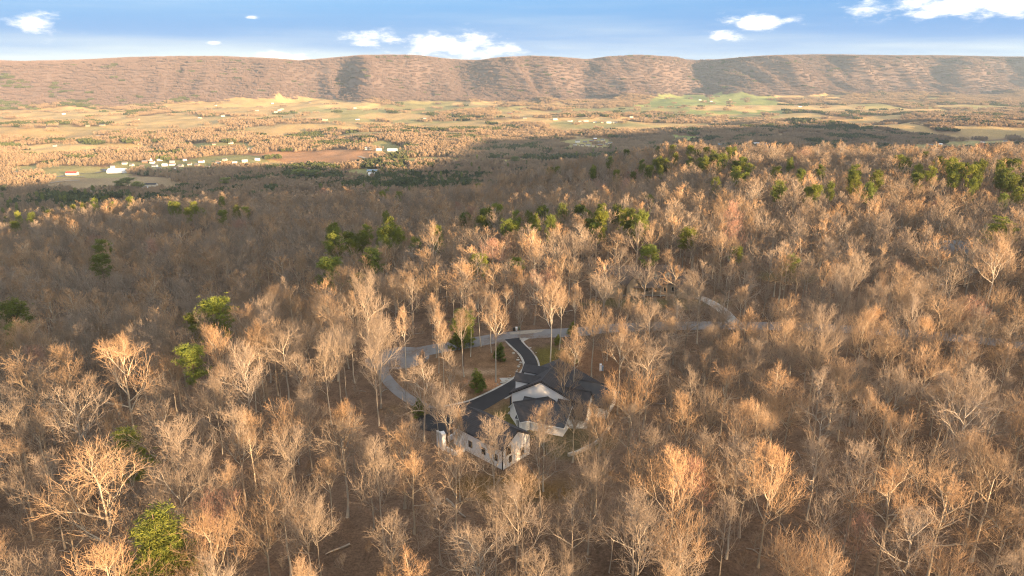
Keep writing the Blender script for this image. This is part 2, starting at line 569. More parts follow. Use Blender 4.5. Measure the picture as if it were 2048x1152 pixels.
def build_land():
    th_f = np.arange(-46, 46.001, 0.24)
    th_b = np.arange(48.5, 311.6, 3.5)
    th = np.radians(np.concatenate([th_f, th_b]))
    r = np.concatenate([np.array([0.5, 8, 20, 35, 50]), np.arange(60, 280, 3.0), np.arange(280, 700, 6.5), np.arange(700, 1500, 22),
                        np.arange(1500, 3200, 21), np.arange(3200, 9800, 27), np.arange(9900, 30001, 1500)])
    R, T = np.meshgrid(r, th, indexing='ij')
    X = R * np.sin(T)
    Y = R * np.cos(T)
    Z = height(X, Y)
    nr, nt_ = R.shape
    i, j = np.meshgrid(np.arange(nr - 1), np.arange(nt_), indexing='ij')
    j2 = (j + 1) % nt_
    q = np.stack([i * nt_ + j, i * nt_ + j2, (i + 1) * nt_ + j2, (i + 1) * nt_ + j], -1).reshape(-1, 4)[:, ::-1]
    # albedo
    x = X.ravel()
    y = Y.ravel()
    c = np.empty((x.size, 3))
    lit = np.array([0.165, 0.112, 0.078])
    n = fbm(x / 23, y / 23, 3, 91)[:, None]
    c[:] = lit * (1 + 0.5 * n)
    far = sm(700, 1300, y)[:, None]
    c = c * (1 - far) + np.array([0.19, 0.125, 0.08]) * (1 + 0.4 * n) * far
    mt_ = sm(5350 + 0.27 * x - 300, 5350 + 0.27 * x + 60, y)[:, None]
    c = c * (1 - mt_) + np.array([0.165, 0.122, 0.108]) * (1 + 0.15 * n) * mt_
    # gardens round the house: pine straw, thin grass, bare dirt
    def blot(cx, cy, rx, ry, colr, a=1.0, rag=0.5):
        nonlocal c
        dd = np.hypot((x - cx) / rx, (y - cy) / ry) + rag * fbm(x / 5, y / 5, 3, 95)
        w = (a * (1 - sm(0.75, 1.1, dd)))[:, None]
        c = c * (1 - w) + np.array(colr) * w
    blot(-13, 168, 19, 18, (0.215, 0.135, 0.08))
    blot(12, 178, 8, 11, (0.125, 0.105, 0.03))
    blot(26, 178, 12, 9, (0.19, 0.11, 0.065))
    blot(-8, 150, 22, 7, (0.19, 0.13, 0.07), 0.6)
    blot(-3, 141, 9, 9, (0.125, 0.115, 0.04))
    blot(13, 135, 9, 9, (0.12, 0.105, 0.05), 0.7)
    blot(-7, 164, 8, 2.2, (0.40, 0.22, 0.12), 0.8, 0.9)
    blot(-9, 171, 6, 1.8, (0.42, 0.30, 0.2), 0.7, 0.9)
    blot(1, 116, 15, 6, (0.15, 0.095, 0.035), 0.8)
    blot(50, 228, 25, 6, (0.11, 0.11, 0.04), 0.7)
    blot(112, 262, 14, 9, (0.18, 0.16, 0.08), 0.7)
    idx = field_mask(x, y)
    gap = (sm(2300, 2900, y) * (1 - sm(5350 + 0.27 * x - 500, 5350 + 0.27 * x - 150, y)) * sm(0.05, 0.16, fbm(x / 260, y / 200, 3, 131)))[:, None]
    gc = np.array(FC['hay']) * 0.9 + (np.array(FC['grass']) - np.array(FC['hay']) * 0.9) * sm(-0.1, 0.15, fbm(x / 400, y / 400, 2, 133))[:, None]
    c = c * (1 - gap) + gc * gap
    for k, (_, _, _, _, kind) in enumerate(FIELDS):
        m = idx == k
        if m.any():
            tint = 1 + 0.25 * fbm(x[m] / 60, y[m] / 200, 3, 97 + k)[:, None] + 0.15 * (lattice(np.array([k]), np.array([3]), 4)[0] - 0.5)
            c[m] = np.array(FC[kind]) * tint
    cc = np.ones((x.size, 4))
    cc[:, :3] = np.clip(c, 0.01, 0.9)
    me = mesh_np('ground', np.stack([x, y, Z.ravel()], 1), q.ravel(), np.full(len(q), 4), M_land, True, {'albedo': cc})
    tag(link('ground', me), kind='structure')


def land_material():
    m = bpy.data.materials.new('leaf_litter_and_fields')
    m.use_nodes = True
    nt = m.node_tree
    b = nt.nodes['Principled BSDF']
    b.inputs['Roughness'].default_value = 0.95
    b.inputs['Specular IOR Level'].default_value = 0.1
    at = node(nt, 'ShaderNodeAttribute', attribute_name='albedo')
    geo = node(nt, 'ShaderNodeNewGeometry')
    fs = []
    for sc_, amp in ((2.2, 1.3), (0.35, 0.9), (0.02, 0.35)):
        n = node(nt, 'ShaderNodeTexNoise')
        n.inputs['Scale'].default_value = sc_
        n.inputs['Detail'].default_value = 5
        n.inputs['Roughness'].default_value = 0.7
        nt.links.new(geo.outputs['Position'], n.inputs['Vector'])
        fs.append(mth(nt, 'MULTIPLY_ADD', mth(nt, 'SUBTRACT', n.outputs[0], 0.5), amp * 1.6, 1.0))
    f = mth(nt, 'MAXIMUM', mth(nt, 'MULTIPLY', mth(nt, 'MULTIPLY', fs[0], fs[1]), fs[2]), 0.15)
    cmb = node(nt, 'ShaderNodeCombineXYZ')
    for i in range(3):
        nt.links.new(f, cmb.inputs[i])
    nt.links.new(mix(nt, 1.0, at.outputs['Color'], cmb.outputs[0], 'MULTIPLY'), b.inputs['Base Color'])
    bp = node(nt, 'ShaderNodeBump')
    bp.inputs['Strength'].default_value = 0.7
    bp.inputs['Distance'].default_value = 0.2
    nt.links.new(fs[0], bp.inputs['Height'])
    nt.links.new(bp.outputs[0], b.inputs['Normal'])
    return m


M_land = land_material()
build_land()

# haze
HAZE = True
if HAZE:
    hz = Shape().box(-12000, 12000, -6000, 10500, -260, 190)
    hm = bpy.data.materials.new('haze_air')
    hm.use_nodes = True
    nt = hm.node_tree
    nt.nodes.clear()
    o_ = node(nt, 'ShaderNodeOutputMaterial')
    pv = node(nt, 'ShaderNodeVolumePrincipled')
    pv.inputs['Color'].default_value = (0.55, 0.76, 1.0, 1)
    pv.inputs['Density'].default_value = 3.8e-5
    pv.inputs['Anisotropy'].default_value = 0.0
    nt.links.new(pv.outputs[0], o_.inputs['Volume'])
    tag(hz.build('haze', hm), kind='stuff')
    scene.cycles.volume_bounces = 0

# ------------------------------------------------------------------ trees


def unit(a):
    return a / np.maximum(np.linalg.norm(a, axis=-1, keepdims=True), 1e-9)


def tubes(P, Rr, ns):
    """P (n,k,3) centre lines, Rr (n,k) radii -> verts, quads"""
    n, k, _ = P.shape
    T = np.empty_like(P)
    T[:, :-1] = P[:, 1:] - P[:, :-1]
    T[:, -1] = T[:, -2]
    T = unit(T)
    ref = np.where(np.abs(T[..., 2:3]) > 0.8, np.array([1.0, 0, 0]), np.array([0, 0, 1.0]))
    U = unit(np.cross(T, ref))
    V = np.cross(T, U)
    a = np.arange(ns) * 2 * np.pi / ns
    ring = P[:, :, None, :] + Rr[:, :, None, None] * (np.cos(a)[None, None, :, None] * U[:, :, None, :] + np.sin(a)[None, None, :, None] * V[:, :, None, :])
    verts = ring.reshape(-1, 3)
    bi, si, ai = np.meshgrid(np.arange(n), np.arange(k - 1), np.arange(ns), indexing='ij')
    b0 = (bi * k + si) * ns
    a2 = (ai + 1) % ns
    q = np.stack([b0 + ai, b0 + a2, b0 + ns + a2, b0 + ns + ai], -1).reshape(-1, 4)
    return verts, q


def rand_perp(D, g):
    r = g.normal(size=D.shape)
    return unit(r - (r * D).sum(-1, keepdims=True) * D)


def join_parts(parts):
    vs, qs, tw = [], [], []
    b = 0
    for v, q, t in parts:
        vs.append(v)
        qs.append(q + b)
        tw.append(np.broadcast_to(t, (len(v),)) if np.ndim(t) == 0 else t)
        b += len(v)
    return np.concatenate(vs), np.concatenate(qs), np.concatenate(tw)


def bare_tree(seed, H, cw, fork=0.42, limbs=6, levels=6, up=0.22, spread=0.62, leader=True, thick=1.0, r0=None, twigw=1.0, narrow=0.35):
    g = np.random.default_rng(seed)
    r0 = r0 or H * 0.0105
    # trunk with a slight lean and bend
    kk = 9
    tz = np.linspace(0, H * (0.80 if leader else fork * 1.12), kk)
    bend = np.cumsum(g.normal(0, 0.045, (kk, 2)) * H / 20 * 1.6, 0)
    lean = g.normal(0, 0.02, 2)
    TP = np.stack([bend[:, 0] + lean[0] * tz, bend[:, 1] + lean[1] * tz, tz], 1)
    TP[0, :2] = 0
    TR = r0 * (1 - 0.78 * (tz / (H * 0.82)) ** 0.9)
    TR[0] *= 1.5
    tv, tq = tubes(TP[None], TR[None], 7)
    trunk = [(tv, tq, 0.0)]
    cz = H * (fork * 0.55 + 0.47)
    rz = H - cz
    rx = cw / 2
    crown = []
    # first limbs
    n0 = limbs
    frac = fork + (0.80 - fork) * (np.arange(n0) / max(1, n0 - 1)) ** 1.2 if leader else np.full(n0, fork) + g.uniform(-0.05, 0.1, n0)
    az = np.arange(n0) * 2.4 + g.uniform(0, 6) + g.normal(0, 0.25, n0)
    P = np.stack([np.interp(frac * H, tz, TP[:, i]) for i in range(3)], 1)
    elv = np.radians(90) - spread * (1.15 - 0.55 * (frac - fork) / (0.8 - fork + 1e-6)) * g.uniform(0.8, 1.2, n0)
    D = np.stack([np.cos(az) * np.cos(elv), np.sin(az) * np.cos(elv), np.sin(elv)], 1)
    D = unit(D)
    # length until the crown's outline
    L = np.maximum(0.36 * (H - P[:, 2]), 0.42 * rx) * g.uniform(0.85, 1.15, n0)
    Rr = r0 * 0.50 * (1 - 0.35 * (frac - fork)) * g.uniform(0.85, 1.1, n0)
    if leader:
        P = np.vstack([P, TP[-1:]])
        D = np.vstack([D, [[0.05, 0.02, 1]]])
        L = np.append(L, 0.10 * H)
        Rr = np.append(Rr, TR[-1])
    for lev in range(levels):
        last = lev == levels - 1
        n = len(P)
        ns = (5, 4, 4, 3, 3, 3, 3)[lev]
        k = 4 if lev < 3 else 3
        pts = [P]
        Dc = D.copy()
        for s in range(k - 1):
            Dc = unit(Dc + np.array([0, 0, up]) * (0.8 if lev < 3 else 0.45) / (k - 1) * 1.6 + g.normal(0, 0.13, Dc.shape))
            pts.append(pts[-1] + Dc * (L / (k - 1))[:, None])
        C = np.stack(pts, 1)
        ta = np.linspace(1, 0.62 if not last else 0.25, k)
        RR = Rr[:, None] * ta[None]
        v, q = tubes(C, RR, ns)
        tws = min(1.0, max(0.0, (lev - 0.5) / (levels - 2.0)))
        crown.append((v, q, tws))
        if last:
            break
        # children: a fork at the tip and shoots along the branch
        nP, nD, nL, nR = [], [], [], []
        end = C[:, -1]
        De = unit(C[:, -1] - C[:, -2])
        per = rand_perp(De, g)
        base = np.radians(24 + 5 * min(lev, 2))
        for sgn, m in ((1, 1.0), (-1, 0.86)):
            an = base * g.uniform(0.6, 1.35, n)[:, None]
            nP.append(end)
            nD.append(unit(De * np.cos(an) + sgn * per * np.sin(an)))
            nL.append(L * m * g.uniform(0.62, 0.88, n))
            nR.append(RR[:, -1] * (0.82 if sgn > 0 else 0.7))
        nside = (3, 2, 2, 1, 1)[lev]
        for sidx in range(nside):
            t = 0.3 + 0.6 * sidx / nside + g.uniform(-0.1, 0.15, n)
            s = np.clip(t * (k - 1), 0, k - 1.01)
            i0 = s.astype(int)
            f = (s - i0)[:, None]
            ar = np.arange(n)
            Pp = C[ar, i0] * (1 - f) + C[ar, i0 + 1] * f
            Dp = unit(C[ar, i0 + 1] - C[ar, i0])
            pr = rand_perp(Dp, g)
            an = np.radians(g.uniform(30, 52, n))[:, None]
            keep = g.random(n) < (0.9 if lev < levels - 2 else 0.8)
            nP.append(Pp[keep])
            nD.append(unit(Dp * np.cos(an) + pr * np.sin(an) + np.array([0, 0, 0.15]))[keep])
            nL.append((L * g.uniform(0.45, 0.75, n))[keep])
            nR.append((np.array([RR[a_, b_] for a_, b_ in zip(ar, i0)]) * 0.55)[keep])
        P = np.vstack(nP)
        D = np.vstack(nD)
        L = np.concatenate(nL)
        Rr = np.concatenate(nR)
        # keep to the crown's outline
        E = P + D * L[:, None] * 1.1
        w = np.sqrt((E[:, 0] ** 2 + E[:, 1] ** 2) / rx ** 2 + np.maximum(E[:, 2] - cz, (cz - E[:, 2]) * 0.9) ** 2 / rz ** 2)
        L = np.where(w > 1.0, L * np.clip(1.45 - 0.6 * w, 0.28, 1), L)
        L = np.clip(L, 0.45, None)
        if lev + 1 >= levels - 2:
            L = np.clip(L, 0.7, 1.9 * (H / 20) + 0.2)
        if lev + 1 == levels - 1:
            Rr = np.full(len(Rr), 0.019 * twigw)
        else:
            Rr = np.clip(Rr, 0.024 * twigw, None)
    return join_parts(trunk), join_parts(crown)


def pine_tree(seed, H, cw, base=0.45, shape='round', ntuft=360):
    g = np.random.default_rng(seed)
    kk = 8
    tz = np.linspace(0, H * 0.97, kk)
    bend = np.cumsum(g.normal(0, 0.05, (kk, 2)), 0)
    TP = np.stack([bend[:, 0], bend[:, 1], tz], 1)
    TP[0, :2] = 0
    TR = H * 0.011 * (1 - 0.85 * tz / H)
    tv, tq = tubes(TP[None], TR[None], 6)
    nb = {'round': 42, 'layer': 46, 'cone': 70}[shape]
    f = np.sort(g.uniform(0, 1, nb))
    if shape == 'layer':
        f = np.round(f * 7) / 7 + g.normal(0, 0.010, nb)
        f = np.clip(f, 0, 1)
    zb = H * (base + (0.95 - base) * f)
    if shape == 'round':
        prof = np.sqrt(np.clip(1 - ((f - 0.42) / 0.62) ** 2, 0.03, 1))
    elif shape == 'layer':
        prof = np.clip(1.0 - 0.78 * f ** 1.3, 0.2, 1) * g.uniform(0.7, 1.1, nb)
    else:
        prof = np.clip(1.02 - f, 0.06, 1) * 1.0
    Lb = cw / 2 * prof * g.uniform(0.75, 1.1, nb)
    az = g.uniform(0, 2 * np.pi, nb)
    el = {'round': 0.35, 'layer': 0.12, 'cone': 0.45}[shape] + g.normal(0, 0.12, nb)
    D = np.stack([np.cos(az) * np.cos(el), np.sin(az) * np.cos(el), np.sin(el)], 1)
    P0 = np.stack([np.interp(zb, tz, TP[:, 0]), np.interp(zb, tz, TP[:, 1]), zb], 1)
    pts = [P0]
    Dc = D
    for s in range(3):
        pts.append(pts[-1] + Dc * (Lb / 3)[:, None])
        Dc = unit(Dc + np.array([0, 0, 0.10 if shape != 'layer' else -0.02]) + g.normal(0, 0.07, Dc.shape))
    C = np.stack(pts, 1)
    RR = (0.012 + Lb * 0.014)[:, None] * np.linspace(1, 0.4, 4)[None]
    bv, bq = tubes(C, RR, 4)
    # needle tufts
    w = Lb / Lb.sum()
    bi = g.choice(nb, ntuft, p=w)
    tt = np.clip(g.beta(2.4, 1.1, ntuft), 0.12, 0.999) * 3
    i0 = tt.astype(int)
    fr = (tt - i0)[:, None]
    cpt = C[bi, i0] * (1 - fr) + C[bi, i0 + 1] * fr
    flat = {'round': (0.45, 0.45, 0.38), 'layer': (0.55, 0.55, 0.07), 'cone': (0.3, 0.3, 0.3)}[shape]
    cpt = cpt + g.normal(0, 1, cpt.shape) * np.array(flat) * (cw / 7)
    m = 13
    size = {'round': 0.50, 'layer': 0.46, 'cone': 0.34}[shape] * (cw / 7) ** 0.5
    ctr = np.repeat(cpt, m, 0)
    dr = g.normal(size=ctr.shape)
    dr[:, 2] = dr[:, 2] * (0.6 if shape != 'layer' else 0.3) + 0.25
    dr = unit(dr)
    pr = rand_perp(dr, g)
    ln = size * g.uniform(0.6, 1.25, len(ctr))[:, None]
    wd = (0.05 if shape == 'layer' else 0.06) * g.uniform(0.6, 1.3, len(ctr))[:, None] * (cw / 7) ** 0.5
    st = ctr + dr * ln * 0.05
    nv = np.stack([st - pr * wd * 0.5, st + pr * wd * 0.5, st + dr * ln + pr * wd * 0.45, st + dr * ln - pr * wd * 0.45], 1)
    tw = np.repeat(np.tile(np.array([0.0, 0.0, 1.0, 1.0]), 1)[None], len(ctr), 0).ravel() * np.repeat(g.uniform(0.2, 1, len(ctr)), 4)
    nq = np.arange(len(ctr) * 4).reshape(-1, 4)
    trunk = join_parts([(tv, tq, 0.0), (bv, bq, 0.5)])
    crown = (nv.reshape(-1, 3), nq, tw)
    return trunk, crown


def tri_count(q):
    return 2 * len(q)


VAR = {}
REAL = {}      # measured height and crown width of each kind
TRIS = 0


def add_variant(kind, name, tr, cr, wood, leaf):
    global TRIS
    me_t = mesh_np(name + '_trunk', tr[0], tr[1].ravel(), np.full(len(tr[1]), 4), wood, True, {'tw': tr[2]})
    me_c = mesh_np(name + '_crown', cr[0], cr[1].ravel(), np.full(len(cr[1]), 4), leaf, True, {'tw': cr[2]})
    TRIS += tri_count(tr[1]) + tri_count(cr[1])
    VAR.setdefault(kind, []).append((me_t, me_c))
    r_ = np.hypot(cr[0][:, 0] - cr[0][:, 0].mean(), cr[0][:, 1] - cr[0][:, 1].mean())
    REAL.setdefault(kind, []).append((float(np.percentile(cr[0][:, 2], 99.5)), 2 * float(np.percentile(r_, 93))))


W = M['wood']
WG = M['wood_grey']
for s in range(4):
    add_variant('oak', 'oak', *bare_tree(100 + s, 20, 14.5, 0.34 + 0.03 * s, 8, 5, 0.16, 0.95, True, r0=0.27), *((W, W) if s < 2 else (WG, WG)))
for s in range(5):
    add_variant('vase', 'hardwood', *bare_tree(200 + s, 21, (11.5, 10.0, 12.5, 9.0, 11.0)[s], (0.36, 0.44, 0.4, 0.5, 0.33)[s], 8, 5, 0.32, 0.66, s % 2 == 0, r0=0.2), *((W, W) if s < 2 else (WG, WG)))
for s in range(3):
    add_variant('tall', 'poplar', *bare_tree(300 + s, 24, 7.2, 0.5, 8, 5, 0.34, 0.6, True, r0=0.2), M['wood_pale'], M['wood_pale'])
for s in range(3):
    add_variant('slim', 'sapling', *bare_tree(400 + s, 14, 6.4, 0.3, 8, 4, 0.34, 0.62, True, r0=0.1), *((W, W) if s < 1 else (WG, WG)))
for s in range(3):
    add_variant('oak_far', 'far_oak', *bare_tree(150 + s, 20, 14.5, 0.36, 8, 4, 0.16, 0.95, True, r0=0.3, twigw=2.3), *((W, W) if s < 2 else (WG, WG)))
    add_variant('vase_far', 'far_hardwood', *bare_tree(250 + s, 21, 10.5, 0.42, 8, 4, 0.32, 0.66, s % 2 == 0, r0=0.26, twigw=2.1), *((W, W) if s < 1 else (WG, WG)))
for s in range(3):
    add_variant('pine', 'pine', *pine_tree(500 + s, 21, 8.6, 0.50, 'round', 900), M['pine_bark'], M['needles'])
for s in range(2):
    add_variant('layered', 'layered_pine', *pine_tree(520 + s, 19, 8.5, 0.42, 'layer', 1500), M['pine_bark'], M['needles_bright'])
add_variant('cedar', 'cedar', *pine_tree(540, 6.2, 4.6, 0.03, 'cone', 700), M['pine_bark'], M['needles'])
print('unique tree triangles', TRIS)


def copy_me_mat(me, mat):
    key = (me.name, mat.name)
    if key not in copy_me_mat.c:
        m2 = me.copy()
        m2.materials.clear()
        m2.materials.append(mat)
        copy_me_mat.c[key] = m2
    return copy_me_mat.c[key]


copy_me_mat.c = {}

# hand-placed trees: (x of crown in picture, y of crown top, crown width in picture, kind, tint, label)
HERO = [
    (178, 905, 215, 'oak', None, 'broad spreading oak with sunlit tan twigs beside the yellow pine at lower left'),
    (352, 945, 150, 'oak', None, 'wide oak with sunlit crown just above the large yellow-green layered pine'),
    (435, 975, 95, 'vase', 'red', 'reddish budded tree between the lower layered pine and the tan twin tree'),
    (515, 975, 120, 'vase', None, 'tan twiggy tree right of the small red tree at lower left'),
    (605, 985, 115, 'vase', None, 'grey forked tree right of the red tree at lower left'),
    (300, 800, 130, 'oak', None, 'sunlit tree with broad dome right behind the small yellow pine'),
    (345, 850, 110, 'vase', None, 'sunlit tree just right of the small yellow pine at left'),
    (492, 828, 62, 'vase', None, 'narrow sunlit fan-shaped tree left of centre with bare lean trunk'),
    (572, 795, 85, 'vase', None, 'bright tan tree in the sunlit pair left of the cul-de-sac lane'),
    (608, 790, 75, 'vase', None, 'tall rounded tree, right one of the sunlit pair left of the lane'),
    (680, 815, 85, 'vase', None, 'thin-crowned tree at the end of the sunlit pair, toward the garage'),
    (410, 835, 35, 'slim', None, 'small sunlit sapling above the broad oak, left of centre'),
    (140, 775, 120, 'oak', None, 'pale domed tree above the small yellow pine near left edge'),
    (235, 690, 120, 'oak', None, 'wide low dome tree with pink twig tips above the yellow-green round pine'),
    (125, 706, 70, 'vase', None, 'small orange-topped tree near the left edge at mid height'),
    (485, 700, 95, 'vase', None, 'orange-tipped tree right of the round yellow-green pine'),
    (50, 730, 110, 'oak', None, 'tan tree at the left edge at two thirds of the way down'),
    (755, 900, 105, 'vase', None, 'greyish tree with open crown left of the garage court'),
    (1085, 850, 125, 'oak', None, 'brightly sunlit golden tree standing right in front of the garage gable'),
    (985, 840, 110, 'vase', None, 'thin tree with orange tips in front of the garage long wall'),
    (1150, 985, 120, 'oak', None, 'golden twiggy tree at bottom right of centre, nearest below the golden garage tree'),
    (1275, 980, 130, 'oak', None, 'golden open-crowned tree at the bottom, right of the picture centre'),
    (1310, 855, 100, 'vase', None, 'tan tree right of the curved retaining wall'),
    (1385, 915, 95, 'vase', 'red', 'pinkish-red budded tree right of the retaining wall'),
    (1500, 905, 105, 'oak', None, 'golden fan-shaped tree right of the pinkish-red tree'),
    (1575, 930, 75, 'vase', None, 'slender golden tree with white forked trunk, lower right'),
    (1640, 875, 100, 'oak', None, 'tan domed tree at lower right, above the slender white-trunked one'),
    (1455, 1000, 80, 'vase', None, 'pale vase-shaped tree at bottom right below the golden fan'),
    (1730, 1030, 60, 'slim', 'red', 'small tree with bright red buds near the bottom right'),
    (1800, 930, 70, 'vase', None, 'golden upright tree near the bottom right'),
    (1840, 1020, 130, 'oak', None, 'golden spreading tree at the bottom right corner area'),
    (1910, 1070, 70, 'vase', None, 'orange-tipped tree at the bottom right corner'),
    (1990, 790, 105, 'oak', None, 'tan tree with leaning trunk at the right edge, low'),
    (1860, 700, 100, 'oak', None, 'tan leaning tree at right, below the glimpse of grey road'),
    (1675, 480, 62, 'oak', None, 'tan domed tree left of the sage house'),
    (1790, 405, 55, 'oak', None, 'pale fan-shaped tree at upper right beside a dark gap'),
    (1385, 745, 95, 'oak', None, 'tan tree right of the main house, at the front of the golden wood'),
    (1455, 725, 90, 'oak', None, 'sunlit tree right of centre, next to the tan tree by the main house'),
    (1265, 730, 100, 'vase', None, 'orange tree at right corner of the main house'),
    (1215, 790, 80, 'vase', None, 'thin tree in front of the patio of the main house'),
    (1245, 490, 75, 'oak', None, 'sunlit spreading tree behind the left end of the brown-roofed house'),
    (1340, 495, 62, 'oak', None, 'sunlit tree behind the right end of the brown-roofed house'),
    (1210, 545, 56, 'vase', None, 'golden tree in front of the left gable of the brown-roofed house'),
    (1385, 545, 60, 'vase', None, 'golden tree at the right end of the brown-roofed house drive'),
    (1275, 620, 45, 'slim', None, 'orange-tipped tree between the road and the brown-roofed house'),
    (1815, 545, 75, 'vase', None, 'golden tree in front of the left end of the sage house'),
    (2010, 470, 70, 'tall', None, 'tall forked pale tree right of the sage house'),
    (855, 525, 60, 'vase', None, 'pink-tipped tree with pale forked trunk above the cul-de-sac'),
    (820, 525, 55, 'vase', None, 'sunlit fan tree above the cul-de-sac, left of the pink-tipped one'),
    (865, 462, 40, 'tall', None, 'narrow peach-coloured tree above the cul-de-sac trees'),
    (805, 615, 40, 'tall', None, 'white-trunked poplar standing by the cul-de-sac'),
    (868, 585, 40, 'tall', None, 'tall white-trunked tree behind the left part of the road'),
    (925, 615, 38, 'tall', None, 'slender white forked tree between road and lawn island, left of driveway'),
    (990, 590, 55, 'tall', None, 'tall pale tree on the lawn island beside the driveway mouth'),
    (960, 560, 40, 'tall', None, 'tall straight pale trunk on the far side of the road by the wheeled bins'),
    (1105, 560, 62, 'tall', None, 'pale forked tree on the far verge of the road, right of the driveway mouth'),
    (1040, 600, 34, 'slim', None, 'thin grey sapling on the far verge opposite the driveway'),
    (885, 640, 36, 'tall', None, 'pale tree at the near edge of the road above the lawn island'),
    (750, 640, 90, 'vase', None, 'grey spreading tree at the left of the cul-de-sac'),
    (560, 660, 100, 'oak', None, 'pale grey spreading tree left of the cul-de-sac, under the dark pines'),
    (1150, 650, 50, 'tall', None, 'pale tree on the near side of the road behind the main house'),
    (1245, 640, 60, 'tall', None, 'tall grey-trunked tree on the leaf-strewn yard behind the main house'),
    (1130, 705, 60, 'vase', None, 'bare tree rising just in front of the dark main roof'),
    (872, 770, 60, 'vase', None, 'thin grey tree standing left of the walled court'),
    (915, 815, 42, 'tall', None, 'pale slender tree right behind the walled court'),
    (1150, 775, 75, 'vase', None, 'orange-tipped tree in front of the dark front roof of the main house'),
    (1190, 820, 70, 'vase', None, 'tan tree between the patio and the retaining wall'),
    (1090, 800, 55, 'tall', None, 'slender tree between garage and main house front wing'),
    (900, 700, 60, 'slim', None, 'faint grey tree on the west of the lawn island'),
]
HERO_EVER = [  # (x, y of crown top, crown width, kind, label)
    (250, 860, 62, 'layered', 'small bright yellow pine behind the broad oak at left'),
    (300, 1020, 105, 'layered', 'large yellow-green layered pine near the bottom left'),
    (375, 684, 52, 'pine', 'round yellow-green pine standing alone in the grey wood at left'),
    (200, 511, 30, 'pine', 'lone small green pine high in the grey wood at far left'),
    (200, 474, 27, 'pine', 'lone dark round pine above the lone green one at far left'),
    (668, 462, 40, 'pine', 'round green pine in the wood, right pair, upper one'),
    (657, 509, 48, 'pine', 'round green pine in the wood, right pair, lower one'),
    (712, 540, 34, 'pine', 'bright yellow-green pine at the left end of the pine row'),
    (745, 498, 40, 'pine', 'bright-topped pine in the row above the cul-de-sac'),
    (970, 484, 26, 'pine', 'yellow-topped pine above the driveway, in the wood'),
    (958, 505, 36, 'pine', 'tall leaning green pine below the yellow-topped one'),
    (1033, 500, 28, 'pine', 'small bright green pine straight above the driveway mouth'),
    (880, 468, 22, 'pine', 'small green pine left of the yellow-topped one'),
    (1195, 440, 30, 'pine', 'green pine above the left end of the brown-roofed house'),
    (1060, 445, 28, 'pine', 'dark green pine in the row above the road'),
    (1298, 488, 34, 'cedar_tall', 'dense green pine rising behind the brown-roofed house'),
    (1378, 456, 34, 'pine', 'dark round pine right of the brown-roofed house'),
    (1475, 480, 25, 'pine', 'small dark pine far right of the brown-roofed house'),
    (430, 605, 60, 'pine', 'dull green pine behind bare trunks, left of centre'),
    (395, 628, 48, 'pine', 'dull green low pine left of the one behind bare trunks'),
    (20, 595, 42, 'pine', 'green pine at the left edge, upper one'),
    (30, 645, 36, 'pine', 'green pine at the left edge, lower one'),
    (925, 620, 44, 'cedar_tall', 'dark green evergreen beside the road left of the driveway mouth'),
    (1585, 510, 32, 'pine', 'pine with yellowish top in the right-hand wood'),
    (2005, 430, 50, 'layered', 'layered green pine at the right edge above the sage house'),
    (450, 355, 20, 'pine', 'dark pine at the left end of the far crest'),
    (600, 338, 30, 'pine', 'dark spreading pine on the far crest left of centre'),
    (628, 340, 26, 'pine', 'dark pine right beside the spreading one on the far crest'),
    (1298, 388, 22, 'pine', 'green pine below the far sunlit crest'),
    (1030, 312, 18, 'pine', 'dark pine breaking the far skyline at centre'),
    (958, 368, 16, 'pine', 'small green pine in the far grey wood at centre'),
    (255, 355, 26, 'pine', 'tall dark pine beside the white houses at far left'),
    (240, 360, 24, 'pine', 'tall dark pine left of the one beside the white houses'),
    (275, 362, 22, 'pine', 'open dark pine right of the white houses at far left'),
]


def rnd_patch_pines():
    out = []
    g = np.random.default_rng(77)
    patches = [(1180, 325, 250, 40, 34, 'sunlit green pine on the far sunlit slope'), (1420, 330, 90, 22, 14, 'dark green pine in the sunlit crest wood'),
               (1990, 370, 70, 40, 16, 'green pine in the thick stand at the right edge'), (1600, 375, 220, 35, 16, 'green pine scattered in the sunlit wood'),
               (1100, 450, 190, 22, 16, 'green pine in the row above the road'), (770, 480, 110, 35, 14, 'yellow-green pine in the row above the cul-de-sac'),
               (120, 405, 160, 30, 34, 'dark green pine in the stand at far left'), (800, 370, 170, 28, 18, 'dark green pine in the far grey wood'),
               (20, 440, 60, 40, 10, 'dark green pine at the left edge'), (420, 420, 80, 25, 8, 'green pine in the grey wood left of centre'),
               (1240, 455, 80, 14, 8, 'dark green pine above the brown-roofed house'), (1850, 345, 90, 25, 10, 'green pine near the crest at right')]
    for cx, cy, rx, ry, n, lab in patches:
        for _ in range(int(n * 1.3)):
            a = g.uniform(0, 6.283)
            q = math.sqrt(g.uniform(0, 1))
            x = cx + rx * q * math.cos(a)
            y = cy + ry * q * math.sin(a)
            out.append((x, y, lab))
    return out


def place_from_crown(px, py, wpx, kind, H0, cw0):
    """stand a tree so that its top shows at (px, py) with a crown wpx wide"""
    hgt = H0
    for _ in range(3):
        x, y, z = ray_hit(px, py, hgt)
        d = math.sqrt(x * x + y * y + (CAM_Z - z - hgt) ** 2)
        cw = wpx / FPX * d
        s = cw / cw0
        hgt = H0 * min(max(s, 0.82), 1.25)
    return x, y, z, s


DIM = {'oak': (20, 14.5), 'vase': (21, 10.0), 'tall': (24, 6.6), 'slim': (14, 6.0), 'pine': (21, 8.6), 'layered': (19, 8.5), 'cedar': (6.2, 4.6)}

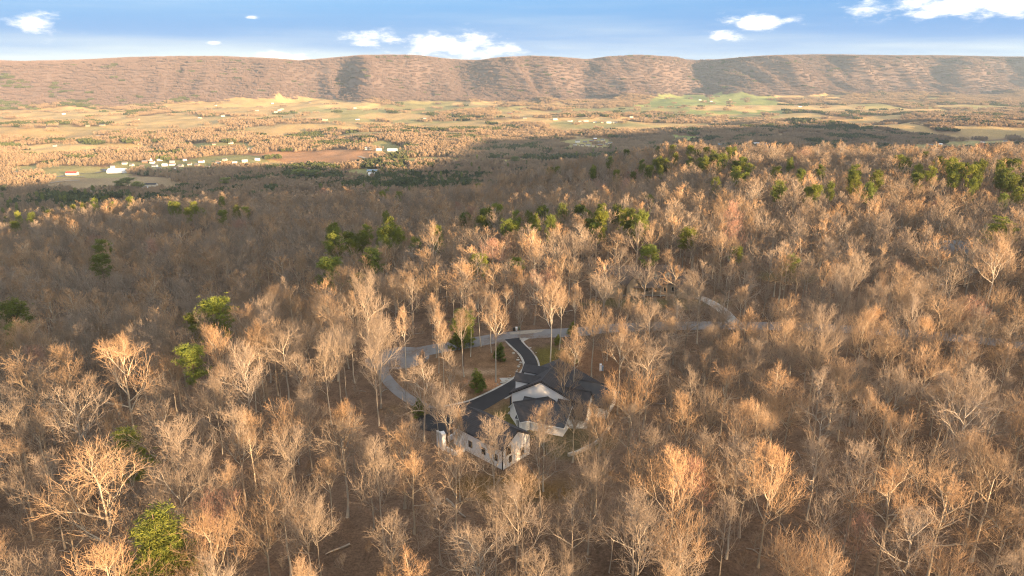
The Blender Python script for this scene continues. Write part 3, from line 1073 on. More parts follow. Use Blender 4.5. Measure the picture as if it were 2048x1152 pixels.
for k_, v_ in REAL.items():
    DIM[k_] = tuple(np.mean(v_, axis=0))
KEEP_CLEAR = []   # (x, y, radius)
road_pts = [(165, 184), (142, 194), (105, 203), (70, 206), (34, 203.8), (21, 200.2), (6, 198.2), (-4, 195.2), (-13, 191), (-22, 187), (-30, 183)]
drive_pts = [(0, 194.5), (1.6, 189.5), (4.2, 182.8), (5.3, 177), (5.2, 172.3), (3.6, 168), (0.2, 161.8), (-5, 155.3), (-10, 150), (-15, 147), (-18, 142.5)]
lane_pts = [(-36, 178), (-35.5, 171), (-31.8, 163), (-27, 156), (-21, 150), (-15, 146)]


def dist_poly(x, y, pts):
    best = np.full(np.shape(x), 1e9)
    for (x0, y0), (x1, y1) in zip(pts[:-1], pts[1:]):
        dx, dy = x1 - x0, y1 - y0
        t = np.clip(((x - x0) * dx + (y - y0) * dy) / (dx * dx + dy * dy), 0, 1)
        best = np.minimum(best, np.hypot(x - x0 - t * dx, y - y0 - t * dy))
    return best


def clear_of_works(x, y):
    """True where the wood may stand"""
    ok = dist_poly(x, y, road_pts) > np.where(x > 45, 4.6, 7.5)
    ok &= dist_poly(x, y, drive_pts) > 5.5
    ok &= dist_poly(x, y, lane_pts) > 2.8
    ok &= np.hypot(x + 33, y - 181) > 11
    ok &= np.hypot((x + 11) / 19, (y - 167) / 19) > 1          # lawn island
    ok &= np.hypot((x - 8) / 18, (y - 150) / 20) > 1           # main house
    ok &= np.hypot((x + 5) / 12, (y - 132) / 12) > 1           # garage
    ok &= np.hypot((x - 16) / 16, (y - 183) / 12) > 1          # yard behind
    ok &= np.hypot((x - 14) / 13, (y - 133) / 10) > 1          # back garden
    ok &= np.hypot((x + 2) / 16, (y - 112) / 13) > 1           # leafy clearing below
    ok &= np.hypot((x - 50) / 26, (y - 245) / 19) > 1          # brown-roofed house
    ok &= np.hypot((x - 52) / 24, (y - 226) / 8) > 1
    ok &= np.hypot((x - 182) / 22, (y - 283) / 15) > 1         # sage house
    return ok


def spot(px, py):
    return ray_hit(px, py, 0)


HOUSE3 = ray_hit(1147, 418, 0)
HOUSE5 = ray_hit(868, 420, 0)


# gather all tree records: x, y, z, kind, scale, rot, tint, label, hero
trees = []
for px, py, w, kind, tint, lab in HERO:
    x, y, z, s = place_from_crown(px, py, w, kind, *DIM[kind])
    if s > 1.6:
        s = 1.6
    trees.append([x, y, z, kind, s, min(s, 1.25) if s > 1 else max(s, 0.82), tint, lab])
evers = []
for px, py, w, kind, lab in HERO_EVER:
    k2 = 'pine' if kind == 'cedar_tall' else kind
    x, y, z, s = place_from_crown(px, py, w, k2, *DIM[k2])
    evers.append([x, y, z, k2, s, min(s, 1.2) if s > 1 else max(s, 0.7), None, lab])
for px, py, lab in rnd_patch_pines():
    x, y, z = ray_hit(px, py, 15)
    s = random.uniform(0.6, 0.95)
    evers.append([x, y, z, 'pine', s, random.uniform(0.95, 1.2), None, lab])

hx = np.array([t[0] for t in trees + evers])
hy = np.array([t[1] for t in trees + evers])


def jitter_grid(x0, x1, y0, y1, step, g, jit=0.42):
    gx = np.arange(x0, x1, step)
    gy = np.arange(y0, y1, step * 0.9)
    X, Y = np.meshgrid(gx, gy)
    X = X + (np.arange(len(gy)) % 2)[:, None] * step * 0.5
    X = X + g.uniform(-jit, jit, X.shape) * step
    Y = Y + g.uniform(-jit, jit, Y.shape) * step
    return X.ravel(), Y.ravel()


g = np.random.default_rng(5)
X, Y = jitter_grid(-620, 620, -160, 900, 8.3, g)
in_view = (np.abs(X) < 0.80 * np.maximum(Y, 0) + 40) & (Y > 50)
near_sun_side = (Y > -160) & (X > -80) & (X < 420) & (Y < 360) & (Y > -X * 1.1 - 60)
ok = (in_view | near_sun_side) & (Y < plateau_edge(X) + 330) & clear_of_works(X, Y)
ok &= ~((np.abs(X) < 16) & (np.abs(Y) < 40))
ok &= np.hypot((X - HOUSE3[0]) / 13, (Y - HOUSE3[1]) / 12) > 1
X, Y = X[ok], Y[ok]
dmin = np.min(np.hypot(X[:, None] - hx[None], Y[:, None] - hy[None]), axis=1)
keep = dmin > 4.2
X, Y = X[keep], Y[keep]
Zg = height(X, Y)
# stature of the wood: stands of taller and of lower trees
stand = fbm(X / 60, Y / 60, 3, 111)
pick = g.random(len(X))
fill = []
for i in range(len(X)):
    p = pick[i]
    if p < 0.26:
        kind, s = 'oak', g.uniform(0.72, 1.08)
    elif p < 0.66:
        kind, s = 'vase', g.uniform(0.78, 1.12)
    elif p < 0.74:
        kind, s = 'tall', g.uniform(0.6, 0.9)
    else:
        kind, s = 'slim', g.uniform(0.75, 1.15)
    s *= 1 + 0.22 * stand[i]
    tint = 'red' if (g.random() < 0.015 and kind in ('vase', 'slim')) else None
    fill.append([X[i], Y[i], Zg[i], kind, s, s * g.uniform(0.9, 1.08), tint, None])
# trees on the leafy verges and the lawn island
for x, y in [(-18, 178), (-12, 181), (-20, 170), (14, 186), (19, 190), (24, 186), (27, 178), (33, 184), (30, 170), (36, 176), (-6, 184)]:
    fill.append([x, y, ground_z(x, y), 'tall' if random.random() < 0.6 else 'slim', random.uniform(0.5, 0.7), random.uniform(0.6, 0.85), None, None])

VIEW_NAMES = {'oak': 'spreading bare tree', 'vase': 'bare fan-shaped tree', 'tall': 'slender pale bare tree', 'slim': 'small thin bare tree'}


def apparent(t):
    H0, cw0 = DIM[t[3]]
    px, py, d = project(t[0], t[1], t[2] + H0 * t[5] * 0.72)
    return px, py, H0 * t[5] * cw0 * t[4] / (d * d), d


scored = []
for t in fill:
    px, py, a, d = apparent(t)
    vis = (-10 < px < 2058) and (20 < py < 1160) and t[1] > 60
    scored.append((a if vis else -1, t, px, py))
scored.sort(key=lambda q: -q[0])
n_fill = 300 - len(trees)
chosen = scored[:n_fill]
rest = [q[1] for q in scored[n_fill:]]
print('trees', len(trees), 'fill', len(fill), 'rest', len(rest), 'evergreens', len(evers))

n_tree = 0
used_labels = set()


def add_tree(t, label, name, cat, group):
    kind = t[3]
    vs = VAR[kind]
    me_t, me_c = vs[random.randrange(len(vs))]
    if t[6] == 'red':
        me_c = copy_me_mat(me_c, M['wood_red'])
    e = link(name, None, None, (t[0], t[1], t[2] - 0.15), random.uniform(0, 6.283), (t[4], t[4], t[5]))
    e.empty_display_size = 0.5
    tag(e, label, cat, group)
    link('trunk', me_t, e)
    link('crown', me_c, e)
    return e


KIND_NAME = {'oak': 'oak_tree', 'vase': 'bare_tree', 'tall': 'pale_trunked_tree', 'slim': 'young_bare_tree', 'pine': 'pine_tree', 'layered': 'layered_pine_tree', 'cedar': 'cedar_tree'}
for t in trees:
    add_tree(t, t[7], 'bare_tree', 'tree', 'bare hardwood trees of the wood')
LANDMARKS = [(300, 1080, 'the large layered pine'), (250, 885, 'the small yellow pine'), (377, 710, 'the lone round pine'), (990, 900, 'the garage'), (905, 890, 'the walled court'),
             (955, 765, 'the lawn island shrub'), (790, 700, 'the turning circle'), (1020, 690, 'the driveway mouth'), (1033, 660, 'the bins'), (1100, 770, 'the main house'),
             (1200, 890, 'the curved retaining wall'), (1203, 740, 'the utility boxes'), (1290, 560, 'the brown-roofed house'), (1430, 610, 'the concrete driveway bend'),
             (1912, 510, 'the sage house'), (1870, 572, 'the white tarps'), (1147, 405, 'the tan-roofed house'), (868, 412, 'the faint grey-roofed house'), (874, 1003, 'the grey boulder'),
             (1385, 960, 'the pinkish-red tree'), (1730, 1040, 'the small red-budded tree'), (912, 1018, 'the fallen trunk'), (0, 1152, 'the bottom left corner'), (2048, 1152, 'the bottom right corner'),
             (1024, 1152, 'the middle of the bottom edge'), (0, 640, 'the middle of the left edge'), (2048, 640, 'the middle of the right edge'), (1500, 950, 'the golden fan-shaped tree'),
             (590, 830, 'the sunlit twin trees'), (200, 515, 'the lone small far pine'), (660, 500, 'the pair of round pines'), (430, 620, 'the dull green pines'), (1430, 320, 'the dark crest pines'),
             (1790, 430, 'the dark gap at upper right'), (180, 385, 'the white foothill houses'), (1240, 620, 'the road bend'), (1980, 350, 'the green stand at the right edge')]


def place_words(px, py, first, last_words=''):
    """a label that ties a tree to the landmark it stands nearest to"""
    order = sorted(LANDMARKS, key=lambda q: (q[0] - px) ** 2 + (q[1] - py) ** 2)
    for lx, ly, nm in order[:30]:
        dx, dy = px - lx, py - ly
        r_ = math.hypot(dx, dy)
        k = int(round(math.degrees(math.atan2(-dy, dx)) / 45)) % 8
        dirs = ('right of', 'above right of', 'above', 'above left of', 'left of', 'below left of', 'below', 'below right of')[k]
        how = 'close' if r_ < 45 else 'a little' if r_ < 90 else 'some way' if r_ < 150 else 'well' if r_ < 230 else 'far' if r_ < 330 else 'very far'
        lab = '%s %s %s %s' % (first, how, dirs, nm)
        if lab not in used_labels:
            used_labels.add(lab)
            return lab
    return lab


for a, t, px, py in chosen:
    first = 'red-budded bare tree' if t[6] else VIEW_NAMES[t[3]]
    add_tree(t, place_words(px, py, first), 'bare_tree', 'tree', 'bare hardwood trees of the wood')
for i, t in enumerate(evers):
    lab = t[7]
    if i >= len(HERO_EVER):
        px, py, a, d = apparent(t)
        lab = place_words(px, py, {'s': 'sunlit green pine', 'y': 'yellow-green pine', 'd': 'dark green pine'}.get(lab[0], 'green pine'))
    add_tree(t, lab, 'pine_tree', 'pine', 'evergreen trees in the wood')


# ---- the masses: everything past the nearest trees
def instancer(name, pts, rot, scl, idx, collections):
    me = bpy.data.meshes.new(name)
    n = len(pts)
    me.vertices.add(n)
    me.vertices.foreach_set('co', np.asarray(pts, np.float32).ravel())
    a = me.attributes.new('rot', 'FLOAT_VECTOR', 'POINT')
    a.data.foreach_set('vector', np.asarray(rot, np.float32).ravel())
    a = me.attributes.new('scl', 'FLOAT_VECTOR', 'POINT')
    a.data.foreach_set('vector', np.asarray(scl, np.float32).ravel())
    a = me.attributes.new('idx', 'INT', 'POINT')
    a.data.foreach_set('value', np.asarray(idx, np.int32))
    o = link(name, me)
    ng = bpy.data.node_groups.new(name + '_nodes', 'GeometryNodeTree')
    ng.interface.new_socket('Geometry', in_out='INPUT', socket_type='NodeSocketGeometry')
    ng.interface.new_socket('Geometry', in_out='OUTPUT', socket_type='NodeSocketGeometry')
    gi = ng.nodes.new('NodeGroupInput')
    go = ng.nodes.new('NodeGroupOutput')
    m2p = ng.nodes.new('GeometryNodeMeshToPoints')
    ng.links.new(gi.outputs[0], m2p.inputs[0])
    jn = ng.nodes.new('GeometryNodeJoinGeometry')

    def named(nm, typ):
        q = ng.nodes.new('GeometryNodeInputNamedAttribute')
        q.data_type = typ
        q.inputs[0].default_value = nm
        return q.outputs[0]
    for c in collections:
        ci = ng.nodes.new('GeometryNodeCollectionInfo')
        ci.inputs[0].default_value = c
        ci.inputs[1].default_value = True
        ci.inputs[2].default_value = True
        ip = ng.nodes.new('GeometryNodeInstanceOnPoints')
        ip.inputs['Pick Instance'].default_value = True
        ng.links.new(m2p.outputs[0], ip.inputs['Points'])
        ng.links.new(ci.outputs[0], ip.inputs['Instance'])
        ng.links.new(named('idx', 'INT'), ip.inputs['Instance Index'])
        ng.links.new(named('rot', 'FLOAT_VECTOR'), ip.inputs['Rotation'])
        ng.links.new(named('scl', 'FLOAT_VECTOR'), ip.inputs['Scale'])
        ng.links.new(ip.outputs[0], jn.inputs[0])
    ng.links.new(jn.outputs[0], go.inputs[0])
    md = o.modifiers.new('scatter', 'NODES')
    md.node_group = ng
    return o


def src_collection(name, meshes):
    c = bpy.data.collections.new(name)
    for i, me in enumerate(meshes):
        o = bpy.data.objects.new('%s_%02d' % (name, i), me)
        c.objects.link(o)
    return c


kinds = ['oak', 'vase', 'tall', 'slim', 'oak_far', 'vase_far']
tm, cm, start = [], [], {}
for k in kinds:
    start[k] = len(tm)
    for a_, b_ in VAR[k]:
        tm.append(a_)
        cm.append(b_)
red_start = len(tm)
for a_, b_ in VAR['vase']:
    tm.append(a_)
    cm.append(copy_me_mat(b_, M['wood_red']))
ct = src_collection('trunk_source', tm)
cc_ = src_collection('crown_source', cm)
pts = [(t[0], t[1], t[2] - 0.15) for t in rest]
rot = [(0, 0, random.uniform(0, 6.283)) for t in rest]
scl = [(t[4] * 1.12, t[4] * 1.12, t[5]) if math.hypot(t[0], t[1]) > 215 else (t[4], t[4], t[5]) for t in rest]
def lod(t):
    return t[3] + '_far' if t[3] in ('oak', 'vase') and math.hypot(t[0], t[1]) > 215 else t[3]


idx = [red_start + random.randrange(len(VAR['vase'])) if t[6] == 'red' and t[3] == 'vase' else start[lod(t)] + random.randrange(len(VAR[lod(t)])) for t in rest]
tag(instancer('distant_bare_woodland', pts, rot, scl, idx, [ct, cc_]), kind='stuff')

# undergrowth: thin brush between the trunks
g = np.random.default_rng(15)
X, Y = jitter_grid(-330, 330, 60, 420, 6.2, g)
ok = (np.abs(X) < 0.80 * Y + 20) & clear_of_works(X, Y) & (g.random(len(X)) < 0.62)
X, Y = X[ok], Y[ok]
Z = height(X, Y)
sc_ = g.uniform(0.18, 0.42, len(X))
tag(instancer('undergrowth_brush', np.stack([X, Y, Z - 0.1], 1), np.stack([X * 0, X * 0, g.uniform(0, 6.28, len(X))], 1), np.stack([sc_ * 1.3, sc_ * 1.3, sc_], 1),
              g.integers(0, len(VAR['slim']), len(X)), [src_collection('brush_source', [b for a, b in VAR['slim']])]), kind='stuff')


# fallen limbs on the forest floor
def limb_mesh(seed):
    g_ = np.random.default_rng(seed)
    P_ = np.array([[0, 0, 0.1], [1.2, 0.1, 0.14], [2.4, -0.1, 0.12], [3.8, 0.2, 0.2]]) + g_.normal(0, 0.08, (4, 3))
    Q_ = np.array([P_[1], P_[1] + [0.5, 0.6, 0.1], P_[1] + [0.9, 1.1, 0.25], P_[1] + [1.4, 1.5, 0.2]])
    v_, q_ = tubes(np.stack([P_, Q_]), np.array([[0.13, 0.11, 0.08, 0.03], [0.06, 0.05, 0.04, 0.02]]), 5)
    return mesh_np('fallen_limb', v_, q_.ravel(), np.full(len(q_), 4), M['log'], True)


X, Y = jitter_grid(-220, 220, 70, 300, 7.0, np.random.default_rng(41), 1.0)
g = np.random.default_rng(42)
ok = (np.abs(X) < 0.8 * Y + 10) & clear_of_works(X, Y) & (g.random(len(X)) < 0.4)
X, Y = X[ok], Y[ok]
s_ = g.uniform(0.4, 1.15, len(X))
tag(instancer('forest_floor_limbs', np.stack([X, Y, height(X, Y)], 1), np.stack([X * 0, X * 0, g.uniform(0, 6.28, len(X))], 1), np.stack([s_, s_, s_], 1),
              g.integers(0, 3, len(X)), [src_collection('limb_source', [limb_mesh(i) for i in range(3)])]), kind='stuff')


# ---- far woods: clumps of small trees
def far_tree(g, cx, cy, h, w, nb, ever=False):
    az = g.uniform(0, 6.283, nb)
    rr = np.sqrt(g.uniform(0, 1, nb)) * w / 2
    f = g.uniform(0.0, 1.0, nb)
    prof = np.sqrt(np.clip(1 - (rr / (w / 2)) ** 2, 0, 1))
    base = np.stack([cx + np.cos(az) * rr * 0.45, cy + np.sin(az) * rr * 0.45, h * (0.18 + 0.30 * f)], 1)
    tip = np.stack([cx + np.cos(az) * rr, cy + np.sin(az) * rr, h * (0.42 + 0.58 * prof * (0.65 + 0.35 * f))], 1)
    wd = (0.55 if not ever else 1.5) * g.uniform(0.6, 1.3, nb)[:, None]
    pr = rand_perp(unit(tip - base), g)
    v = np.stack([base - pr * wd * 0.2, base + pr * wd * 0.2, tip + pr * wd * 0.5, tip - pr * wd * 0.5], 1).reshape(-1, 3)
    return v, np.arange(nb * 4).reshape(-1, 4)


def clump(seed, ever, n=26, size=40, mat=None):
    g = np.random.default_rng(seed)
    parts = []
    for i in range(n):
        cx, cy = g.uniform(-size / 2, size / 2, 2)
        h = g.uniform(10, 17)
        w = g.uniform(6.5, 10.5)
        v, q = far_tree(g, cx, cy, h, w, 34, ever)
        parts.append((v, q, np.tile([0.0, 0.0, 1.0, 1.0], 34) * g.uniform(0.5, 1)))
    v, q, t = join_parts(parts)
    m = mat or (M['needles_far'] if ever else M['wood_far'])
    return mesh_np('clump', v, q.ravel(), np.full(len(q), 4), m, False, {'tw': t})


cl = src_collection('clump_source', [clump(600 + i, False) for i in range(4)] + [clump(620 + i, True) for i in range(2)] + [clump(640 + i, False, mat=M['wood_valley']) for i in range(4)])
g = np.random.default_rng(25)
X, Y = jitter_grid(-6200, 6900, 640, 9300, 32, g, 0.6)
ok = (np.abs(X) < 0.82 * Y + 150) & (Y > plateau_edge(X) + 60)
X, Y = X[ok], Y[ok]
yb_ = 5350 + 0.27 * X
ok = Y < yb_ + 1450
X, Y = X[ok], Y[ok]
fm = field_mask(X, Y)
dens = fbm(X / 260, Y / 200, 3, 131)
mid = sm(2300, 2900, Y) * (1 - sm(yb_[ok] - 500, yb_[ok] - 150, Y))
ok = (fm < 0) & ~((mid > 0.5) & (dens > 0.06)) | (g.random(len(X)) < 0.02)
X, Y = X[ok], Y[ok]
Z = height(X, Y)
evn = fbm(X / 180, Y / 150, 3, 141)
pe = np.where(evn > 0.20, 0.7, 0.05) * np.where(Y > 4900, 0.12, 1.0)
isev = g.random(len(X)) < pe
idx = np.where(isev, 4 + g.integers(0, 2, len(X)), g.integers(0, 4, len(X)) + np.where(Y < 5350 + 0.27 * X - 150, 6, 0))
s_ = g.uniform(0.85, 1.15, len(X))
tag(instancer('far_valley_and_ridge_woods', np.stack([X, Y, Z - 1.0], 1), np.stack([X * 0, X * 0, g.uniform(0, 6.28, len(X))], 1), np.stack([s_, s_, s_], 1), idx, [cl]), kind='stuff')
print('clumps', len(X))

# ------------------------------------------------------------------ roads and paths


def ribbon(name, pts, width, mat, lift, kind='structure', closed_round=False, step=1.5):
    P = np.array(pts, float)
    # smooth
    out = []
    for i in range(len(P) - 1):
        p0 = P[max(i - 1, 0)]
        p1, p2 = P[i], P[i + 1]
        p3 = P[min(i + 2, len(P) - 1)]
        n = max(2, int(np.hypot(*(p2 - p1)) / step))
        for k in range(n):
            t = k / n
            out.append(0.5 * ((2 * p1) + (-p0 + p2) * t + (2 * p0 - 5 * p1 + 4 * p2 - p3) * t * t + (-p0 + 3 * p1 - 3 * p2 + p3) * t ** 3))
    out.append(P[-1])
    C = np.array(out)
    T = np.gradient(C, axis=0)
    T = T / np.linalg.norm(T, axis=1, keepdims=True)
    N = np.stack([-T[:, 1], T[:, 0]], 1)
    if np.ndim(width):
        wv = np.interp(np.linspace(0, 1, len(C)), np.linspace(0, 1, len(width)), width)
    else:
        wv = np.full(len(C), width)
    rows = []
    for o in (-0.5, -0.17, 0.17, 0.5):
        q = C + N * (wv * o)[:, None]
        rows.append(np.column_stack([q, height(q[:, 0], q[:, 1]) + lift]))
    V = np.concatenate(rows)
    n = len(C)
    f = []
    for r_ in range(3):
        for i in range(n - 1):
            f.append((r_ * n + i, r_ * n + i + 1, (r_ + 1) * n + i + 1, (r_ + 1) * n + i))
    me = bpy.data.meshes.new(name)
    me.from_pydata([tuple(v) for v in V], [], [t_[::-1] for t_ in f])
    me.materials.append(mat)
    o = link(name, me)
    tag(o, kind=kind)
    return o, C, N, wv


def slab(name, poly, mat, lift, thick=0.0):
    pts3 = [(x, y, ground_z(x, y) + lift - 0.3) for x, y in poly]
    o = Shape().poly_prism(pts3, (0, 0, 0.3)).build(name, mat)
    tag(o, kind='structure')
    return o


ribbon('road', road_pts, 7.2, M['asphalt_old'], 0.06)
ang = np.linspace(0, 2 * np.pi, 36, endpoint=False)
slab('turning_circle', [(-33 + 9.2 * math.cos(a), 180.5 + 8.2 * math.sin(a)) for a in ang], M['asphalt_old'], 0.072)
ribbon('lane', lane_pts, 3.3, M['asphalt_old'], 0.05)
_, DC, DN, DW = ribbon('driveway', drive_pts, [4.6, 3.8, 3.6, 3.5, 3.6, 4.2, 4.8, 5.0, 6.0, 7.5, 8.0], M['asphalt_new'], 0.09)
slab('parking_court', [(-20.5, 150), (-12, 148.5), (-9.6, 143.5), (-10.6, 139.5), (-15, 137.5), (-21, 139.5), (-22.5, 145)], M['asphalt_new'], 0.102)
slab('concrete_apron', [plane_pt(740 + a / 3.6, 640 + b / 3.6) for a, b in [(1060, 415), (930, 418), (960, 455), (900, 500), (700, 592), (560, 612), (480, 612), (480, 628), (700, 632), (860, 580), (970, 490), (1040, 440)]], M['concrete'], 0.055)
slab('concrete_gutter', [plane_pt(740 + a / 3.6, 640 + b / 3.6) for a, b in [(1062, 134), (1150, 132), (1110, 152), (1075, 178), (1066, 160)]], M['concrete'], 0.082)
slab('road_shoulder', [plane_pt(740 + a / 3.6, 640 + b / 3.6) for a, b in [(1000, 92), (1130, 76), (1260, 70), (1230, 88), (1130, 100), (1010, 106)]], M['gravel'], 0.078)
# stone edging of the driveway
for sd, off, n0_, n1_ in ((1, 0.35, 0.0, 0.72), (-1, 0.3, 0.05, 0.95)):
    P = [tuple(DC[i] + DN[i] * sd * (DW[i] / 2 + off)) for i in range(int(len(DC) * n0_), int(len(DC) * n1_), 3)]
    ribbon('driveway_edging', P, 0.65 if sd < 0 else 0.5, M['concrete'], 0.10)


def rock_mesh(seed, r=0.5):
    g = np.random.default_rng(seed)
    import bmesh
    bm = bmesh.new()
    bmesh.ops.create_icosphere(bm, subdivisions=1, radius=r)
    for v in bm.verts:
        v.co *= float(g.uniform(0.7, 1.25))
        v.co.z *= 0.6
    me = bpy.data.meshes.new('rock')
    bm.to_mesh(me)
    bm.free()
    me.materials.append(M['stone'])
    return me


ROCKS = [rock_mesh(i) for i in range(4)]
shp = []
g = np.random.default_rng(9)
npts, nsc = [], []
for i in range(5, int(len(DC) * 0.62)):
    q = DC[i] - DN[i] * (DW[i] / 2 + g.uniform(0.8, 1.8)) if g.random() < 0.8 else DC[i] + DN[i] * (DW[i] / 2 + g.uniform(0.7, 1.2))
    npts.append((q[0], q[1], 0.1))
    nsc.append([g.uniform(0.4, 1.1)] * 3)
tag(instancer('driveway_border_rocks', npts, [(0, 0, g.uniform(0, 6)) for _ in npts], nsc, g.integers(0, 4, len(npts)), [src_collection('rock_source', ROCKS)]), kind='stuff')

# valley roads
def valley_road(px_pts, w, mat=None, name='valley_road'):
    P = [spot(a, b)[:2] for a, b in px_pts]
    return ribbon(name, P, w, mat or M['gravel'], 1.2, step=25)


valley_road([(718, 313), (745, 322), (772, 331)], 11)
valley_road([(762, 306), (768, 318), (773, 331)], 14)
valley_road([(730, 301), (760, 303), (800, 303)], 9)
valley_road([(100, 368), (120, 364), (160, 362)], 8)
valley_road([(60, 354), (120, 354), (170, 355)], 8, M['asphalt_old'])
valley_road([(205, 340), (250, 347), (300, 350)], 10, M['asphalt_old'])
valley_road([(120, 353), (190, 347), (225, 340), (330, 345)], 8, M['asphalt_old'])

# ------------------------------------------------------------------ buildings


class Frame:
    """local frame: a along the ridge, b across it"""
    def __init__(self, ox, oy, ax, ay, z=0.0):
        n = math.hypot(ax, ay)
        self.o = (ox, oy)
        self.a = (ax / n, ay / n)
        self.b = (ay / n, -ax / n)
        self.z = z

    def p(self, s, t, z):
        return (self.o[0] + self.a[0] * s + self.b[0] * t, self.o[1] + self.a[1] * s + self.b[1] * t, self.z + z)

    def v(self, s, t, z=0.0):
        return (self.a[0] * s + self.b[0] * t, self.a[1] * s + self.b[1] * t, z)


def gable_block(fr, s0, s1, t0, t1, eave, ridge, wall_mat, roof_mat, parent, over=0.5, base=-0.5, thick=0.22, trim=None, tr=None):
    """a pitched block: ridge along s, eaves at t0 and t1; tr places the ridge between them"""
    tm_ = (t0 + t1) / 2 if tr is None else tr
    sh = Shape()
    pts_ = [fr.p(s0, t0, base), fr.p(s0, t1, base), fr.p(s0, t1, eave), fr.p(s0, tm_, ridge), fr.p(s0, t0, eave)]
    sh.poly_prism(pts_, fr.v(s1 - s0, 0))
    wall = sh.build('wall', wall_mat, parent)
    rf = Shape()
    for te, sg in ((t0, -1), (t1, 1)):
        run = abs(te - tm_)
        slope = (ridge - eave) / run
        to = te + sg * over
        zo = eave - slope * over
        lift = 0.03
        pts_ = [fr.p(s0 - over, tm_, ridge + lift), fr.p(s0 - over, to, zo + lift), fr.p(s1 + over, to, zo + lift), fr.p(s1 + over, tm_, ridge + lift)]
        rf.poly_prism(pts_, (0, 0, thick))
    roof = rf.build('roof', roof_mat, parent)
    if trim:
        cap = Shape()
        for sg in (-1, 1):
            cap.poly_prism([fr.p(s0 - over, tm_, ridge + lift + thick + 0.07), fr.p(s0 - over, tm_ + sg * 0.28, ridge + lift + thick - 0.09), fr.p(s1 + over, tm_ + sg * 0.28, ridge + lift + thick - 0.09), fr.p(s1 + over, tm_, ridge + lift + thick + 0.07)], (0, 0, 0.03))
        cap.build('ridge_cap', M['dark_trim'], roof)
        for te, sg in ((t0, -1), (t1, 1)):
            slope = (ridge - eave) / abs(te - tm_)
            tq_ = te + sg * (over + 0.01)
            Shape().poly_prism([fr.p(s0 - over, tq_, eave - slope * over + 0.02), fr.p(s0 - over, tq_ + sg * 0.13, eave - slope * over + 0.02), fr.p(s0 - over, tq_ + sg * 0.13, eave - slope * over + 0.16), fr.p(s0 - over, tq_, eave - slope * over + 0.16)], fr.v(s1 - s0 + 2 * over, 0)).build('gutter', trim, roof)
    if trim:
        for s_, d_ in ((s0 - over - 0.06, 0.06), (s1 + over, 0.06)):
            tf = Shape()
            for te, sg in ((t0, -1), (t1, 1)):
                run = abs(te - tm_)
                slope = (ridge - eave) / run
                to = te + sg * over
                zo = eave - slope * over
                tf.poly_prism([fr.p(s_, tm_, ridge + 0.0), fr.p(s_, to, zo), fr.p(s_, to, zo - 0.22), fr.p(s_, tm_, ridge - 0.24)], fr.v(d_, 0))
            tf.build('fascia', trim, roof)
    return wall, roof


def window(fr, s, t, z, w, h, facing, parent, frame_mat, glass_mat, mull=True):
    """facing: 's-' 's+' 't-' 't+'"""
    sg = -1 if facing[1] == '-' else 1
    along = facing[0]

    def bx(u0, u1, z0, z1, d0, d1):
        if along == 's':
            return [fr.p(s + sg * d0, t + u0, z0), fr.p(s + sg * d0, t + u1, z0), fr.p(s + sg * d0, t + u1, z1), fr.p(s + sg * d0, t + u0, z1)], fr.v(sg * (d1 - d0), 0)
        return [fr.p(s + u0, t + sg * d0, z0), fr.p(s + u1, t + sg * d0, z0), fr.p(s + u1, t + sg * d0, z1), fr.p(s + u0, t + sg * d0, z1)], fr.v(0, sg * (d1 - d0))
    f = Shape()
    e = 0.12
    for a_ in ((-w / 2 - e, -w / 2, z - h / 2 - e, z + h / 2 + e), (w / 2, w / 2 + e, z - h / 2 - e, z + h / 2 + e),
               (-w / 2, w / 2, z + h / 2, z + h / 2 + e), (-w / 2, w / 2, z - h / 2 - e, z - h / 2)):
        f.poly_prism(*bx(*a_, 0.01, 0.09))
    if mull:
        f.poly_prism(*bx(-0.03, 0.03, z - h / 2, z + h / 2, 0.04, 0.08))
    fo = f.build('window', frame_mat, parent)
    gl = Shape().poly_prism(*bx(-w / 2, w / 2, z - h / 2, z + h / 2, 0.005, 0.035))
    gl.build('pane', glass_mat, fo)
    return fo


def root(name, x, y, z, label, cat, group=None):
    e = link(name, None, None, (x, y, z))
    tag(e, label, cat, group)
    return e


class Local:
    """parts are written in world coordinates; this moves them under their thing's base"""
    pass


def settle(e):
    """parts were built in world coordinates: cancel the parent's own place"""
    bpy.context.view_layer.update()
    inv = e.matrix_world.inverted()
    for ch in e.children:
        ch.matrix_parent_inverse = inv


# --- garage
fg = Frame(-1.9, 123.0, -0.735, 0.678)         # s runs up the long wall, b to the right
gar = root('garage', -5, 128, 0, 'white board-sided garage with dark gable roof behind the golden tree', 'garage')
wl, rf = gable_block(fg, 0, 15.0, 0, 8.4, 5.0, 7.6, M['white'], M['roof'], gar, over=0.35, trim=M['dark_trim'])
for s_ in (2.0, 5.6, 9.6):
    window(fg, s_, 0, 2.2, 0.9, 1.3, 't-', gar, M['dark_trim'], M['glass'])
window(fg, 0, 1.7, 3.9, 1.3, 1.7, 's-', gar, M['dark_trim'], M['glass'])
window(fg, 0, 2.3, 1.6, 0.8, 1.3, 's-', gar, M['dark_trim'], M['glass'])
window(fg, 0, 6.0, 1.8, 1.0, 1.5, 's-', gar, M['dark_trim'], M['glass'])
Shape().poly_prism([fg.p(-0.12, -0.12, -0.4), fg.p(0.14, -0.12, -0.4), fg.p(0.14, 0.0, -0.4), fg.p(-0.12, 0.0, -0.4)], (0, 0, 5.1)).build('downspout', M['dark_trim'], gar)
for t_ in (2.6, 5.8):
    Shape().poly_prism([fg.p(15.0, t_ - 1.25, 0), fg.p(15.0, t_ + 1.25, 0), fg.p(15.0, t_ + 1.25, 2.4), fg.p(15.0, t_ - 1.25, 2.4)], fg.v(0.06, 0)).build('garage_door', M['dark_trim'], gar)
settle(gar)

